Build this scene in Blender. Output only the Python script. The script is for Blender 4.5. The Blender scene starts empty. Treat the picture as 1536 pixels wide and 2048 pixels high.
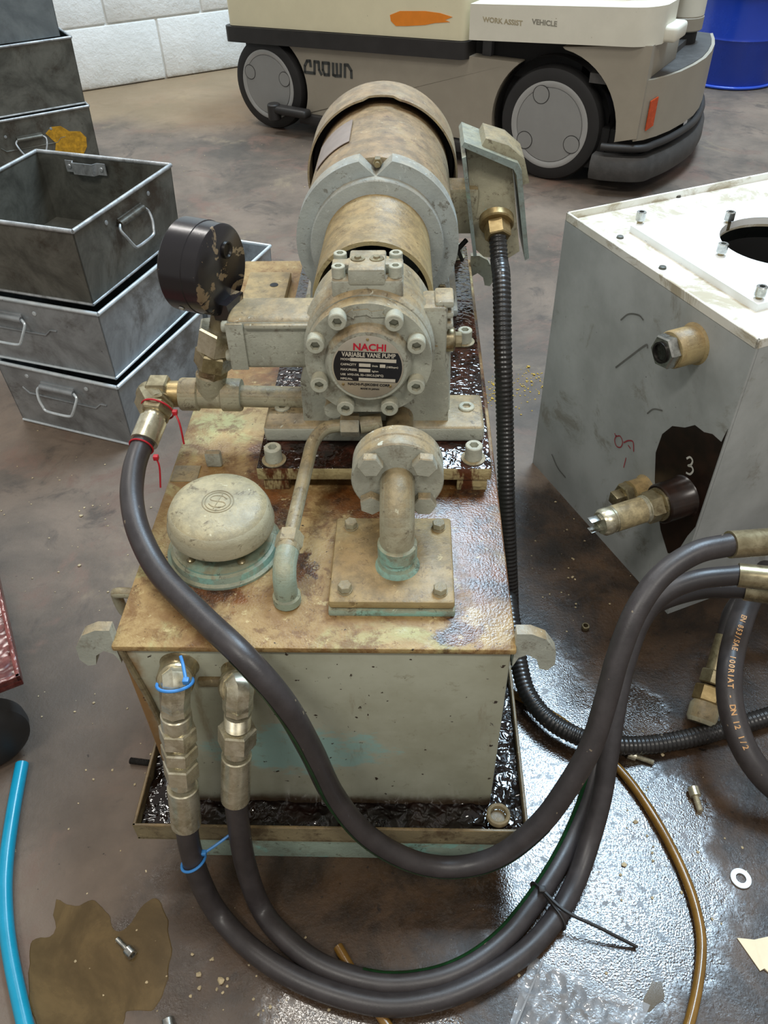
import bpy, bmesh, math, random
from mathutils import Vector, Matrix, noise
random.seed(7)
V3 = Vector
sc = bpy.context.scene
COL = sc.collection

# ------------------------------------------------------------------ camera
HC = 1.0458                       # camera height above the floor
F = 1605.0                        # focal length in pixels of the 1536x2048 frame
RX = V3((0.99944928, -0.00340897, 0.03300768))
RY = V3((0.02668907, 0.67366904, -0.7385511))
RZ = V3((-0.01971855, 0.73902531, 0.67338902))
RM = Matrix((RX, RY, RZ))
cam = bpy.data.cameras.new('camera')
cam.sensor_fit = 'VERTICAL'; cam.sensor_height = 36.0; cam.sensor_width = 27.0
cam.lens = F / 2048 * 36
cam.clip_start = 0.02; cam.clip_end = 60
co = bpy.data.objects.new('camera', cam); COL.objects.link(co)
co.matrix_world = Matrix.Translation((0, 0, HC)) @ RM.to_4x4()
sc.camera = co
CP = V3((0, 0, HC))

# ------------------------------------------------------------------ light
vs = sc.view_settings
vs.view_transform = 'Standard'; vs.look = 'None'; vs.gamma = 1; vs.use_curve_mapping = False
vs.exposure = 0.35
w = bpy.data.worlds.new('workshop_air'); sc.world = w; w.use_nodes = True
bg = w.node_tree.nodes['Background']
bg.inputs[0].default_value = (1.0, 0.97, 0.92, 1); bg.inputs[1].default_value = 0.32

def area(name, loc, sx, sy, radiance, color, tilt=(0, 0, 0)):
    l = bpy.data.lights.new(name, 'AREA'); l.shape = 'RECTANGLE'; l.size = sx; l.size_y = sy
    l.energy = radiance * math.pi * sx * sy; l.color = color
    o = bpy.data.objects.new(name, l); o.location = loc; o.rotation_euler = tilt; COL.objects.link(o)
    return o
area('rooflight', (1.35, 3.3, 5.0), 1.45, 2.5, 28.0, (0.60, 0.81, 1.0))
area('ceiling_lamp', (-0.62, 1.66, 4.6), 1.1, 0.30, 26.0, (1.0, 0.96, 0.88))
area('ceiling_lamp', (-1.6, -1.6, 4.6), 1.5, 0.5, 26.0, (1.0, 0.96, 0.88))
area('ceiling_lamp', (1.6, -1.8, 4.6), 1.5, 0.5, 26.0, (1.0, 0.96, 0.88))
area('ceiling_lamp', (-2.2, 4.0, 4.6), 1.5, 0.5, 26.0, (1.0, 0.97, 0.92))

# ------------------------------------------------------------------ pixel -> place
def ray(px, py):
    return RM @ V3(((px - 768) / F, -(py - 1024) / F, -1))
def Zp(px, py, z):
    d = ray(px, py); return CP + d * ((z - HC) / d.z)
def Yp(px, py, y):
    d = ray(px, py); return CP + d * (y / d.y)
def Dp(px, py, dep):
    return CP + ray(px, py) * dep
def onplane(px, py, p0, n):
    d = ray(px, py); return CP + d * ((V3(p0) - CP).dot(n) / d.dot(n))

# ------------------------------------------------------------------ mesh helpers
def B(): return bmesh.new()
def basis(axis):
    z = V3(axis).normalized()
    a = V3((0, 0, 1)) if abs(z.z) < 0.9 else V3((1, 0, 0))
    x = a.cross(z).normalized(); y = z.cross(x)
    return x, y, z
def box(bm, lo, hi, bev=0.0, seg=2, M=None):
    lo = V3(lo); hi = V3(hi)
    c = (lo + hi) / 2; s = hi - lo
    r = bmesh.ops.create_cube(bm, size=1.0)
    vs_ = r['verts']
    for v in vs_: v.co = V3((v.co.x * s.x, v.co.y * s.y, v.co.z * s.z)) + c
    if bev > 0:
        es = list({e for v in vs_ for e in v.link_edges})
        rr = bmesh.ops.bevel(bm, geom=es, offset=min(bev, min(s) * 0.45), segments=seg, profile=0.5, affect='EDGES')
        vs_ = list({v for f in rr['faces'] for v in f.verts} | {v for v in vs_ if v.is_valid})
    if M is not None:
        for v in vs_: v.co = M @ v.co
    return bm
def lathe(bm, prof, o, axis, seg=32, rot=0.0, caps=True):
    x, y, z = basis(axis); o = V3(o)
    rings = []
    for r, h in prof:
        if r < 1e-6: rings.append([bm.verts.new(o + z * h)])
        else:
            rings.append([bm.verts.new(o + z * h + (x * math.cos(a) + y * math.sin(a)) * r)
                          for a in [rot + 2 * math.pi * k / seg for k in range(seg)]])
    for a, b in zip(rings, rings[1:]):
        for k in range(seg):
            k2 = (k + 1) % seg
            if len(a) == 1 and len(b) == 1: continue
            if len(a) == 1: bm.faces.new((a[0], b[k2], b[k])) if False else bm.faces.new((a[0], b[k], b[k2]))
            elif len(b) == 1: bm.faces.new((a[k], b[0], a[k2]))
            else: bm.faces.new((a[k], b[k], b[k2], a[k2]))
    if caps:
        if len(rings[0]) > 1: bm.faces.new(rings[0])
        if len(rings[-1]) > 1: bm.faces.new(list(reversed(rings[-1])))
    return bm
def cyl(bm, p0, p1, r0, r1=None, seg=24, rot=0.0, ch=0.0):
    p0 = V3(p0); p1 = V3(p1); L = (p1 - p0).length
    r1 = r0 if r1 is None else r1
    if ch > 0: prof = [(r0 - ch, 0), (r0, ch), (r1, L - ch), (r1 - ch, L)]
    else: prof = [(r0, 0), (r1, L)]
    return lathe(bm, prof, p0, p1 - p0, seg, rot)
def hexn(bm, p0, p1, af, rot=0.0):            # hexagon nut across flats af
    r = af / 2 / math.cos(math.pi / 6)
    p0 = V3(p0); p1 = V3(p1); L = (p1 - p0).length; c = r * 0.09
    return lathe(bm, [(r - c, 0), (r, c), (r, L - c), (r - c, L)], p0, p1 - p0, 6, rot)
def spline(pts, n=12):
    pts = [V3(p) for p in pts]
    P = [pts[0] * 2 - pts[1]] + pts + [pts[-1] * 2 - pts[-2]]
    out = []
    for i in range(1, len(P) - 2):
        p0, p1, p2, p3 = P[i - 1:i + 3]
        for k in range(n):
            t = k / n
            out.append(0.5 * ((2 * p1) + (p2 - p0) * t + (2 * p0 - 5 * p1 + 4 * p2 - p3) * t * t + (3 * p1 - p0 - 3 * p2 + p3) * t ** 3))
    out.append(pts[-1])
    return out
def frames(pts, closed=False):
    fr = []; n = len(pts); nx = None
    for i, p in enumerate(pts):
        if closed: t = pts[(i + 1) % n] - pts[i - 1]
        else: t = pts[min(i + 1, n - 1)] - pts[max(i - 1, 0)]
        t.normalize()
        if nx is None: nx = basis(t)[0]
        nx = (nx - t * nx.dot(t)).normalized()
        fr.append((p, nx.copy(), t.cross(nx), t))
    return fr
def tube(bm, pts, r, seg=12, caps=True, closed=False, prof=None):
    pts = [V3(p) for p in pts]
    rings = []
    for i, (p, x, y, t) in enumerate(frames(pts, closed)):
        rr = r(i) if callable(r) else r
        if prof: rings.append([bm.verts.new(p + x * a + y * b) for a, b in prof])
        else: rings.append([bm.verts.new(p + (x * math.cos(2 * math.pi * k / seg) + y * math.sin(2 * math.pi * k / seg)) * rr) for k in range(seg)])
    m = len(rings[0])
    pairs = list(zip(rings, rings[1:]))
    if closed: pairs.append((rings[-1], rings[0]))
    for a, b in pairs:
        for k in range(m):
            bm.faces.new((a[k], a[(k + 1) % m], b[(k + 1) % m], b[k]))
    if caps and not closed:
        bm.faces.new(list(reversed(rings[0]))); bm.faces.new(rings[-1])
    return bm
def prism(bm, poly, o, ux, uy, thick):         # polygon in (ux,uy) extruded along ux x uy by thick
    o = V3(o); ux = V3(ux); uy = V3(uy); n = ux.cross(uy).normalized()
    a = [bm.verts.new(o + ux * p[0] + uy * p[1]) for p in poly]
    b = [bm.verts.new(v.co + n * thick) for v in a]
    bm.faces.new(list(reversed(a))); bm.faces.new(b)
    k = len(a)
    for i in range(k):
        bm.faces.new((a[i], a[(i + 1) % k], b[(i + 1) % k], b[i]))
    return bm
def bevel_all(bm, off, seg=2, ang=35):
    es = [e for e in bm.edges if len(e.link_faces) == 2 and e.calc_face_angle(0) > math.radians(ang)]
    bmesh.ops.bevel(bm, geom=es, offset=off, segments=seg, profile=0.5, affect='EDGES', clamp_overlap=True)
    return bm
def arc(c, r, a0, a1, n=10):
    return [(c[0] + r * math.cos(math.radians(a0 + (a1 - a0) * k / n)), c[1] + r * math.sin(math.radians(a0 + (a1 - a0) * k / n))) for k in range(n + 1)]
def to_mesh(name, bm, mt, smooth=40):
    bmesh.ops.recalc_face_normals(bm, faces=bm.faces[:])
    me = bpy.data.meshes.new(name); bm.to_mesh(me); bm.free()
    if mt: me.materials.append(mt)
    if smooth:
        me.polygons.foreach_set('use_smooth', [True] * len(me.polygons))
        me.set_sharp_from_angle(angle=math.radians(smooth))
    return me
INV = {}
def thing(name, label, cat, loc=(0, 0, 0), rz=0.0, group=None, M=None, kind=None):
    o = bpy.data.objects.new(name, None); COL.objects.link(o); o.empty_display_size = 0.05
    mw = M if M is not None else Matrix.Translation(loc) @ Matrix.Rotation(rz, 4, 'Z')
    o.matrix_world = mw
    INV[o.name] = mw.inverted()
    if kind: o['kind'] = kind
    else: o['label'] = label; o['category'] = cat
    if group: o['group'] = group
    return o
def part(name, bm, mt, parent, label=None, local=False, smooth=40, kind=None):
    if not local: bm.transform(INV[parent.name])
    o = bpy.data.objects.new(name, to_mesh(name, bm, mt, smooth)); COL.objects.link(o)
    o.parent = parent; INV[o.name] = INV[parent.name]
    if label: o['label'] = label
    if kind: o['kind'] = kind
    return o
def inst(name, me, parent, mw, local=False):
    o = bpy.data.objects.new(name, me); COL.objects.link(o); o.parent = parent
    o.matrix_basis = mw if local else INV[parent.name] @ mw
    INV[o.name] = INV[parent.name]
    return o
def single(name, bm, mt, label, cat, group=None, kind=None, smooth=40):
    cs = [v.co for v in bm.verts]
    lo = V3((min(c.x for c in cs), min(c.y for c in cs), min(c.z for c in cs)))
    hi = V3((max(c.x for c in cs), max(c.y for c in cs), max(c.z for c in cs)))
    b = V3(((lo.x + hi.x) / 2, (lo.y + hi.y) / 2, lo.z))
    bm.transform(Matrix.Translation(-b))
    o = bpy.data.objects.new(name, to_mesh(name, bm, mt, smooth)); COL.objects.link(o); o.location = b
    INV[o.name] = Matrix.Translation(-b)
    if kind == 'structure': o['kind'] = kind
    else:
        o['label'] = label; o['category'] = cat
        if kind: o['kind'] = kind
    if group: o['group'] = group
    return o
def frame_m(o, x, y, z):
    m = Matrix((x, y, z)).transposed().to_4x4(); m.translation = V3(o); return m
def axis_m(o, axis, rot=0.0):
    x, y, z = basis(axis); return frame_m(o, x, y, z) @ Matrix.Rotation(rot, 4, 'Z')
def text_bm(s, size, M, thick=0.0002, align='CENTER', sx=1.0):
    cu = bpy.data.curves.new('lettering', 'FONT'); cu.body = s; cu.size = size
    cu.offset = size * .026; cu.align_x = align; cu.align_y = 'CENTER'; cu.extrude = thick; cu.resolution_u = 3
    ob = bpy.data.objects.new('lettering', cu)
    me = bpy.data.meshes.new_from_object(ob)
    bm = B(); bm.from_mesh(me)
    bm.transform(M @ Matrix.Diagonal((sx, 1, 1, 1)))
    bpy.data.objects.remove(ob); bpy.data.curves.remove(cu); bpy.data.meshes.remove(me)
    return bm

# ------------------------------------------------------------------ materials
def srgb(r, g, b):
    f = lambda c: c / 12.92 if c <= 0.04045 else ((c + 0.055) / 1.055) ** 2.4
    return (f(r / 255), f(g / 255), f(b / 255), 1)
class N:
    def __init__(s, name):
        s.m = bpy.data.materials.new(name); s.m.use_nodes = True
        s.t = s.m.node_tree; s.b = s.t.nodes['Principled BSDF']
        s.tc = s.t.nodes.new('ShaderNodeTexCoord'); s.geo = s.t.nodes.new('ShaderNodeNewGeometry')
        s.co = s.tc.outputs['Object']
    def set(s, sock, v):
        if isinstance(v, (int, float)): sock.default_value = v
        elif isinstance(v, tuple): sock.default_value = v
        else: s.t.links.new(v, sock)
    def noise(s, scale, detail=4, rough=0.6, dist=0.0, vec=None, stretch=None):
        n = s.t.nodes.new('ShaderNodeTexNoise'); n.inputs['Scale'].default_value = scale
        n.inputs['Detail'].default_value = detail; n.inputs['Roughness'].default_value = rough
        n.inputs['Distortion'].default_value = dist
        v = vec or s.co
        if stretch:
            mp = s.t.nodes.new('ShaderNodeMapping'); mp.inputs['Scale'].default_value = stretch
            s.t.links.new(v, mp.inputs['Vector']); v = mp.outputs[0]
        s.t.links.new(v, n.inputs['Vector']); return n.outputs['Fac']
    def ramp(s, v, lo, hi, a=0.0, b=1.0):
        n = s.t.nodes.new('ShaderNodeMapRange'); n.interpolation_type = 'SMOOTHSTEP'
        s.set(n.inputs['Value'], v)
        n.inputs['From Min'].default_value = lo; n.inputs['From Max'].default_value = hi
        n.inputs['To Min'].default_value = a; n.inputs['To Max'].default_value = b
        return n.outputs['Result']
    def math(s, op, a, b=0.0):
        n = s.t.nodes.new('ShaderNodeMath'); n.operation = op
        s.set(n.inputs[0], a); s.set(n.inputs[1], b); return n.outputs[0]
    def mix(s, f, a, b):
        n = s.t.nodes.new('ShaderNodeMix'); n.data_type = 'RGBA'
        s.set(n.inputs[0], f); s.set(n.inputs[6], a); s.set(n.inputs[7], b); return n.outputs[2]
    def mixf(s, f, a, b):
        n = s.t.nodes.new('ShaderNodeMix'); n.data_type = 'FLOAT'
        s.set(n.inputs[0], f); s.set(n.inputs[2], a); s.set(n.inputs[3], b); return n.outputs[0]
    def up(s, lo=0.35, hi=0.85):
        x = s.t.nodes.new('ShaderNodeSeparateXYZ'); s.t.links.new(s.geo.outputs['True Normal'], x.inputs[0])
        return s.ramp(x.outputs['Z'], lo, hi)
    def blobs(s, lst, wob=0.05, wsc=9.0, soft=0.35):
        """union of soft noise-edged discs (x, y, radius) in world metres on a floor-like face"""
        nz = s.math('MULTIPLY', s.math('SUBTRACT', s.noise(wsc, 5, 0.65, vec=s.geo.outputs['Position']), 0.5), wob * 2)
        tot = None
        for x, y, r in lst:
            d = s.t.nodes.new('ShaderNodeVectorMath'); d.operation = 'DISTANCE'
            mp = s.t.nodes.new('ShaderNodeVectorMath'); mp.operation = 'MULTIPLY'
            s.t.links.new(s.geo.outputs['Position'], mp.inputs[0]); mp.inputs[1].default_value = (1, 1, 0)
            s.t.links.new(mp.outputs[0], d.inputs[0]); d.inputs[1].default_value = (x, y, 0)
            f = s.ramp(s.math('ADD', d.outputs['Value'], nz), r * (1 + soft), r * (1 - soft))
            tot = f if tot is None else s.math('MAXIMUM', tot, f)
        return tot
    def bump(s, h, strength=0.3, dist=0.002):
        n = s.t.nodes.new('ShaderNodeBump'); n.inputs['Strength'].default_value = strength
        n.inputs['Distance'].default_value = dist; s.set(n.inputs['Height'], h)
        s.t.links.new(n.outputs[0], s.b.inputs['Normal']); return n
    def out(s, col, rough=0.5, metal=0.0, spec=0.5, coat=0.0, coat_r=0.05):
        s.set(s.b.inputs['Base Color'], col); s.set(s.b.inputs['Roughness'], rough)
        s.set(s.b.inputs['Metallic'], metal); s.set(s.b.inputs['Specular IOR Level'], spec)
        s.set(s.b.inputs['Coat Weight'], coat); s.b.inputs['Coat Roughness'].default_value = coat_r
        return s.m
def simple(name, c, rough=0.5, metal=0.0, var=0.25, vs_=25.0, bump=0.0, bsc=300, spec=0.5, speck=None):
    n = N(name); c = srgb(*c)
    d = tuple(x * (1 - var) for x in c[:3]) + (1,)
    col = n.mix(n.ramp(n.noise(vs_, 6, 0.7), 0.35, 0.7), d, c)
    r = n.mixf(n.noise(vs_ * 2, 4), max(rough - 0.12, 0.03), min(rough + 0.12, 1))
    if speck: col = n.mix(n.ramp(n.noise(speck[1], 2, 0.5), speck[2], speck[2] + 0.03), col, srgb(*speck[0]))
    if bump: n.bump(n.noise(bsc, 3), bump, 0.001)
    return n.out(col, r, metal, spec)
def paint(name, base=(176, 180, 168), dust=(150, 124, 82), dustf=0.8, turq=(128, 172, 160), tq=0.66, grime=(92, 72, 48), gr=0.60, rough=0.45):
    n = N(name)
    c = n.mix(n.ramp(n.noise(30, 5), 0.3, 0.7), srgb(*[x * 0.9 for x in base]), srgb(*base))
    c = n.mix(n.ramp(n.noise(11, 5, 0.65, 0.4), tq, tq + 0.05), c, srgb(*turq))
    c = n.mix(n.math('MULTIPLY', n.ramp(n.noise(22, 8, 0.75, 0.3), gr - 0.08, gr + 0.12), 0.75), c, srgb(*grime))
    u = n.math('MULTIPLY', n.up(0.15, 0.8), n.ramp(n.noise(16, 7, 0.7), 0.20, 0.52, 0.35, 1.0))
    d = n.mix(n.ramp(n.noise(45, 6, 0.7), 0.35, 0.65), srgb(*[x * 0.72 for x in dust]), srgb(*dust))
    c = n.mix(n.math('MULTIPLY', u, dustf), c, d)
    c = n.mix(n.math('MULTIPLY', n.ramp(n.noise(60, 7, 0.8, 0.4), 0.56, 0.64), 0.65), c, srgb(*[x * 0.75 for x in grime]))
    c = n.mix(n.math('MULTIPLY', n.ramp(n.noise(150, 5, 0.75, 0.5), 0.665, 0.71), 0.8), c, srgb(58, 44, 32))
    c = n.mix(n.math('MULTIPLY', n.ramp(n.noise(70, 6, 0.75, 0.8), 0.62, 0.68), 0.7), c, srgb(*[min(255, x * 1.16) for x in base]))
    n.bump(n.math('ADD', n.noise(260, 4, 0.7), n.noise(60, 5, 0.7)), 0.35, 0.0016)
    return n.out(c, n.mixf(n.noise(40, 5), rough - 0.18, rough + 0.2), 0, 0.5)

MAT = {}
MAT['paint'] = paint('grimy_grey_green_paint')
MAT['cast'] = paint('grimy_cast_paint', base=(178, 180, 166), dust=(158, 133, 90), dustf=0.85, tq=0.70)
MAT['bell'] = paint('dusty_tan_paint', base=(168, 150, 108), dust=(158, 132, 88), dustf=0.85, turq=(170, 175, 150), tq=0.62, grime=(120, 92, 56))
MAT['motor'] = paint('oily_motor_paint', base=(168, 154, 126), dust=(152, 124, 88), dustf=0.85, turq=(178, 160, 118), tq=0.56, grime=(112, 84, 72), gr=0.56)
MAT['shield'] = paint('pale_blue_grey_paint', base=(176, 184, 182), dust=(150, 130, 95), dustf=0.6, tq=0.72, grime=(118, 104, 78), gr=0.66)
MAT['turq'] = paint('turquoise_paint', base=(158, 176, 160), dust=(156, 138, 98), dustf=0.6, turq=(142, 186, 174), tq=0.53, gr=0.58)
MAT['tlid'] = paint('blue_grey_paint', base=(142, 156, 152), dust=(160, 148, 112), dustf=0.6, turq=(128, 158, 140), tq=0.6, gr=0.58)
MAT['pipe'] = paint('dusty_pipe_paint', base=(168, 164, 140), dust=(150, 128, 88), dustf=0.8, turq=(142, 178, 165), tq=0.65)
MAT['trayp'] = paint('dirty_tray_paint', base=(138, 126, 96), dust=(120, 98, 62), dustf=0.8, grime=(70, 52, 34), gr=0.52)
MAT['screw'] = paint('painted_screw', base=(186, 188, 172), dust=(168, 152, 116), dustf=0.45, tq=0.8, gr=0.7)

def mk_tankface():
    n = N('weathered_tank_paint')
    P = n.geo.outputs['Position']
    c = n.mix(n.ramp(n.noise(8, 6, 0.65), 0.3, 0.7), srgb(150, 150, 130), srgb(172, 174, 156))
    x = n.t.nodes.new('ShaderNodeSeparateXYZ'); n.t.links.new(P, x.inputs[0])
    # bare turquoise patch where dirt has been wiped away
    dx = n.math('DIVIDE', n.math('SUBTRACT', x.outputs['X'], -0.13), 0.10)
    dz = n.math('DIVIDE', n.math('SUBTRACT', x.outputs['Z'], 0.22), 0.045)
    d = n.math('ADD', n.math('POWER', n.math('ABSOLUTE', dx), 2.0), n.math('POWER', n.math('ABSOLUTE', dz), 2.0))
    d = n.math('ADD', d, n.math('MULTIPLY', n.math('SUBTRACT', n.noise(26, 7, 0.75, stretch=(1, 1, 2.2)), 0.5), 5.0))
    c = n.mix(n.math('MULTIPLY', n.ramp(d, 1.3, 0.5), 0.85), c, srgb(142, 178, 172))
    # brown run marks at the left weld and towards the foot
    c = n.mix(n.ramp(n.math('ADD', x.outputs['X'], n.math('MULTIPLY', n.noise(20, 4), 0.05)), -0.245, -0.265), c, srgb(128, 96, 54))
    c = n.mix(n.math('MULTIPLY', n.ramp(n.noise(14, 6, 0.7, stretch=(3, 3, 0.5)), 0.56, 0.72), 0.55), c, srgb(120, 104, 76))
    c = n.mix(n.ramp(n.math('ADD', x.outputs['Z'], n.math('MULTIPLY', n.noise(30, 4), 0.03)), 0.142, 0.120), c, srgb(74, 58, 40))
    c = n.mix(n.math('MULTIPLY', n.ramp(n.noise(45, 6, 0.75, 0.3), 0.58, 0.66), 0.4), c, srgb(128, 122, 100))
    c = n.mix(n.ramp(n.noise(95, 3, 0.6), 0.68, 0.71), c, srgb(50, 38, 28))
    n.bump(n.noise(90, 4, 0.6), 0.08, 0.001)
    return n.out(c, 0.4, 0, 0.5)
MAT['tankface'] = mk_tankface()

def mk_lid():
    n = N('oily_rusted_lid')
    c = n.mix(n.ramp(n.noise(10, 8, 0.7, 0.4), 0.35, 0.65), srgb(128, 96, 54), srgb(172, 146, 98))
    c = n.mix(n.ramp(n.noise(7, 6, 0.65, 0.5), 0.54, 0.66), c, srgb(164, 158, 108))
    c = n.mix(n.math('MULTIPLY', n.ramp(n.noise(20, 7, 0.75, 0.5), 0.48, 0.62), 0.8), c, srgb(108, 74, 36))
    wet = n.blobs([(0.085, 0.59, 0.055), (0.07, 0.67, 0.075), (0.09, 0.75, 0.06), (-0.17, 0.70, 0.045), (0.0, 0.695, 0.05),
                   (0.10, 0.95, 0.04), (0.10, 1.1, 0.04), (-0.18, 0.80, 0.025), (-0.16, 1.0, 0.055), (-0.12, 1.08, 0.05), (-0.20, 1.06, 0.03), (-0.205, 0.575, 0.03), (-.12, .60, .012), (-.145, .66, .02), (.05, .515, .02), (-.05, .70, .05)], 0.09, 26, 0.6)
    oil = n.mix(n.ramp(n.noise(30, 6, 0.7), 0.35, 0.62), srgb(40, 18, 10), srgb(112, 66, 30))
    c = n.mix(n.math('MULTIPLY', wet, 0.95), c, oil)
    c = n.mix(n.math('MULTIPLY', n.ramp(n.noise(55, 7, 0.8, 0.4), 0.55, 0.63), 0.7), c, srgb(104, 72, 38))
    c = n.mix(n.math('MULTIPLY', n.ramp(n.noise(80, 6, 0.75), 0.60, 0.68), 0.6), c, srgb(200, 182, 132))
    c = n.mix(n.ramp(n.noise(120, 4, 0.7), 0.655, 0.69), c, srgb(44, 30, 20))
    gl = n.math('MAXIMUM', wet, n.ramp(n.noise(9, 5, 0.7), 0.50, 0.62, 0, 0.8))
    gl = n.math('MAXIMUM', gl, n.blobs([(0.09, 0.53, 0.035), (0.095, 0.60, 0.035)], 0.06, 22, 0.7))
    n.bump(n.math('ADD', n.math('MULTIPLY', n.noise(380, 1.5, 0.6), 0.7), n.math('MULTIPLY', n.noise(70, 4), 0.4)), 0.42, 0.0016)
    return n.out(c, n.mixf(n.math('MULTIPLY', gl, 0.8), 0.55, 0.20), 0, 0.5)
MAT['lid'] = mk_lid()

def mk_sludge(name, a, b, bsc=70, bs=0.9, rough=0.1, det=1.2):
    n = N(name)
    c = n.mix(n.ramp(n.noise(26, 6, 0.7), 0.35, 0.7), srgb(*a), srgb(*b))
    n.bump(n.noise(bsc, det, 0.5, 0.4), bs, 0.004)
    return n.out(c, rough, 0, 0.6)
MAT['sludge'] = mk_sludge('black_oil_sludge', (22, 12, 8), (58, 34, 22), 90, 0.8, 0.10)
MAT['trayoil'] = mk_sludge('tray_oil', (10, 6, 5), (30, 17, 12), 95, 0.9, 0.05)
def mk_plate():
    n = N('oil_soaked_plate')
    front = n.mix(n.ramp(n.noise(30, 6, 0.7, stretch=(1.5, 1, 0.4)), 0.48, 0.60), srgb(172, 158, 116), srgb(86, 46, 22))
    top = n.mix(n.ramp(n.noise(40, 6, 0.7), 0.4, 0.7), srgb(24, 13, 9), srgb(70, 40, 30))
    u = n.up(0.5, 0.7)
    n.bump(n.noise(130, 1.2, 0.5, 0.4), 0.6, 0.003)
    return n.out(n.mix(u, front, top), n.mixf(u, 0.4, 0.08), 0, 0.6)
MAT['plate'] = mk_plate()

def mk_floor():
    n = N('oily_concrete'); P = n.geo.outputs['Position']; n.co = P
    c = n.mix(n.ramp(n.noise(2.2, 8, 0.65, 0.3), 0.32, 0.68), srgb(74, 66, 58), srgb(122, 106, 92))
    c = n.mix(n.ramp(n.noise(5.0, 8, 0.7, 0.6), 0.50, 0.66), c, srgb(110, 88, 76))
    c = n.mix(n.math('MULTIPLY', n.ramp(n.noise(7.5, 9, 0.72, 0.8), 0.52, 0.68), 0.8), c, srgb(70, 62, 56))
    c = n.mix(n.math('MULTIPLY', n.ramp(n.noise(3.4, 7, 0.7, 0.5), 0.58, 0.72), 0.6), c, srgb(140, 124, 100))
    far = n.blobs([(-0.9, 4.0, 0.5), (-0.2, 4.3, 0.45), (-1.4, 3.9, 0.3)], 0.1, 6, 0.3)
    c = n.mix(n.math('MULTIPLY', far, 0.5), c, srgb(166, 140, 104))
    # oil soaked ground right of and around the pack
    soak = n.blobs([(0.26, 1.15, 0.10), (0.30, 1.00, 0.24), (0.45, 0.80, 0.28), (0.33, 0.62, 0.22), (0.52, 0.50, 0.20), (0.42, 0.35, 0.20), (-0.05, 0.38, 0.19), (0.12, 0.35, 0.17), (-.22, .40, .12), (0.22, 0.85, 0.14), (-0.30, 0.35, 0.08), (-0.12, 0.24, 0.10), (0.6, 0.7, .3)], 0.16, 7, 0.45)
    wetc = n.mix(n.ramp(n.noise(9, 8, 0.72, 0.5), 0.36, 0.66), srgb(30, 22, 16), srgb(74, 55, 38))
    wetc = n.mix(n.ramp(n.noise(60, 4, 0.6), 0.62, 0.70), wetc, srgb(30, 22, 18))
    c = n.mix(n.math('MULTIPLY', soak, 0.94), c, wetc)
    damp = n.blobs([(-0.40, 0.42, 0.2), (-0.45, 0.7, 0.2), (-0.35, 0.25, 0.25)], 0.16, 6, 0.5)
    c = n.mix(n.math('MULTIPLY', damp, 0.35), c, srgb(84, 70, 58))
    c = n.mix(n.ramp(n.noise(95, 3, 0.55), 0.72, 0.76), c, srgb(44, 34, 28))
    c = n.mix(n.ramp(n.noise(130, 2, 0.5), 0.765, 0.79), c, srgb(190, 176, 140))
    film = n.blobs([(0.20, 0.74, 0.085), (0.22, 0.64, 0.09), (0.25, 0.55, 0.12), (0.30, 0.44, 0.11), (0.33, 0.53, 0.08), (0.18, 0.45, 0.11), (0.22, 0.37, 0.10), (-0.10, 0.27, 0.07), (0.0, 0.28, 0.05), (.34, .70, .05)], 0.06, 14, 0.22)
    spots = n.math('MULTIPLY', n.ramp(n.noise(260, 2, 0.6), 0.36, 0.50), n.ramp(n.noise(70, 3, 0.55), 0.36, 0.42))
    wet = n.math('MAXIMUM', film, n.math('MULTIPLY', soak, n.ramp(n.noise(20, 6, 0.7), 0.46, 0.58)))
    r = n.mixf(soak, n.mixf(n.noise(12, 5), 0.42, 0.75), 0.36)
    r = n.mixf(n.math('MULTIPLY', wet, spots), r, 0.14)
    hgt = n.math('ADD', n.noise(170, 5, 0.7), n.math('MULTIPLY', n.noise(28, 5, 0.6), 1.0))
    flat = n.math('ADD', n.math('MULTIPLY', n.noise(430, 1.0, 0.5), 0.34), n.math('MULTIPLY', n.noise(45, 2, 0.5), 0.22))
    n.bump(n.mixf(film, hgt, flat), 0.36, 0.0026)
    return n.out(c, r, 0, n.mixf(film, 0.45, 1.0))
MAT['floor'] = mk_floor()

def mk_wall():
    n = N('white_painted_block'); n.co = n.geo.outputs['Position']
    c = n.mix(n.ramp(n.noise(5, 6, 0.7), 0.3, 0.7), srgb(226, 226, 222), srgb(242, 242, 239))
    x = n.t.nodes.new('ShaderNodeSeparateXYZ'); n.t.links.new(n.co, x.inputs[0])
    low = n.ramp(n.math('ADD', x.outputs['Z'], n.math('MULTIPLY', n.noise(14, 6, 0.8), 0.07)), 0.065, 0.03)
    c = n.mix(n.math('MULTIPLY', low, 0.7), c, srgb(140, 124, 98))
    c = n.mix(n.ramp(n.noise(38, 5, 0.7), 0.70, 0.75), c, srgb(176, 172, 160))
    n.bump(n.math('ADD', n.noise(60, 5, 0.7), n.math('MULTIPLY', n.noise(16, 4), 1.0)), 0.5, 0.006)
    return n.out(c, 0.55)
MAT['wall'] = mk_wall()

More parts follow.
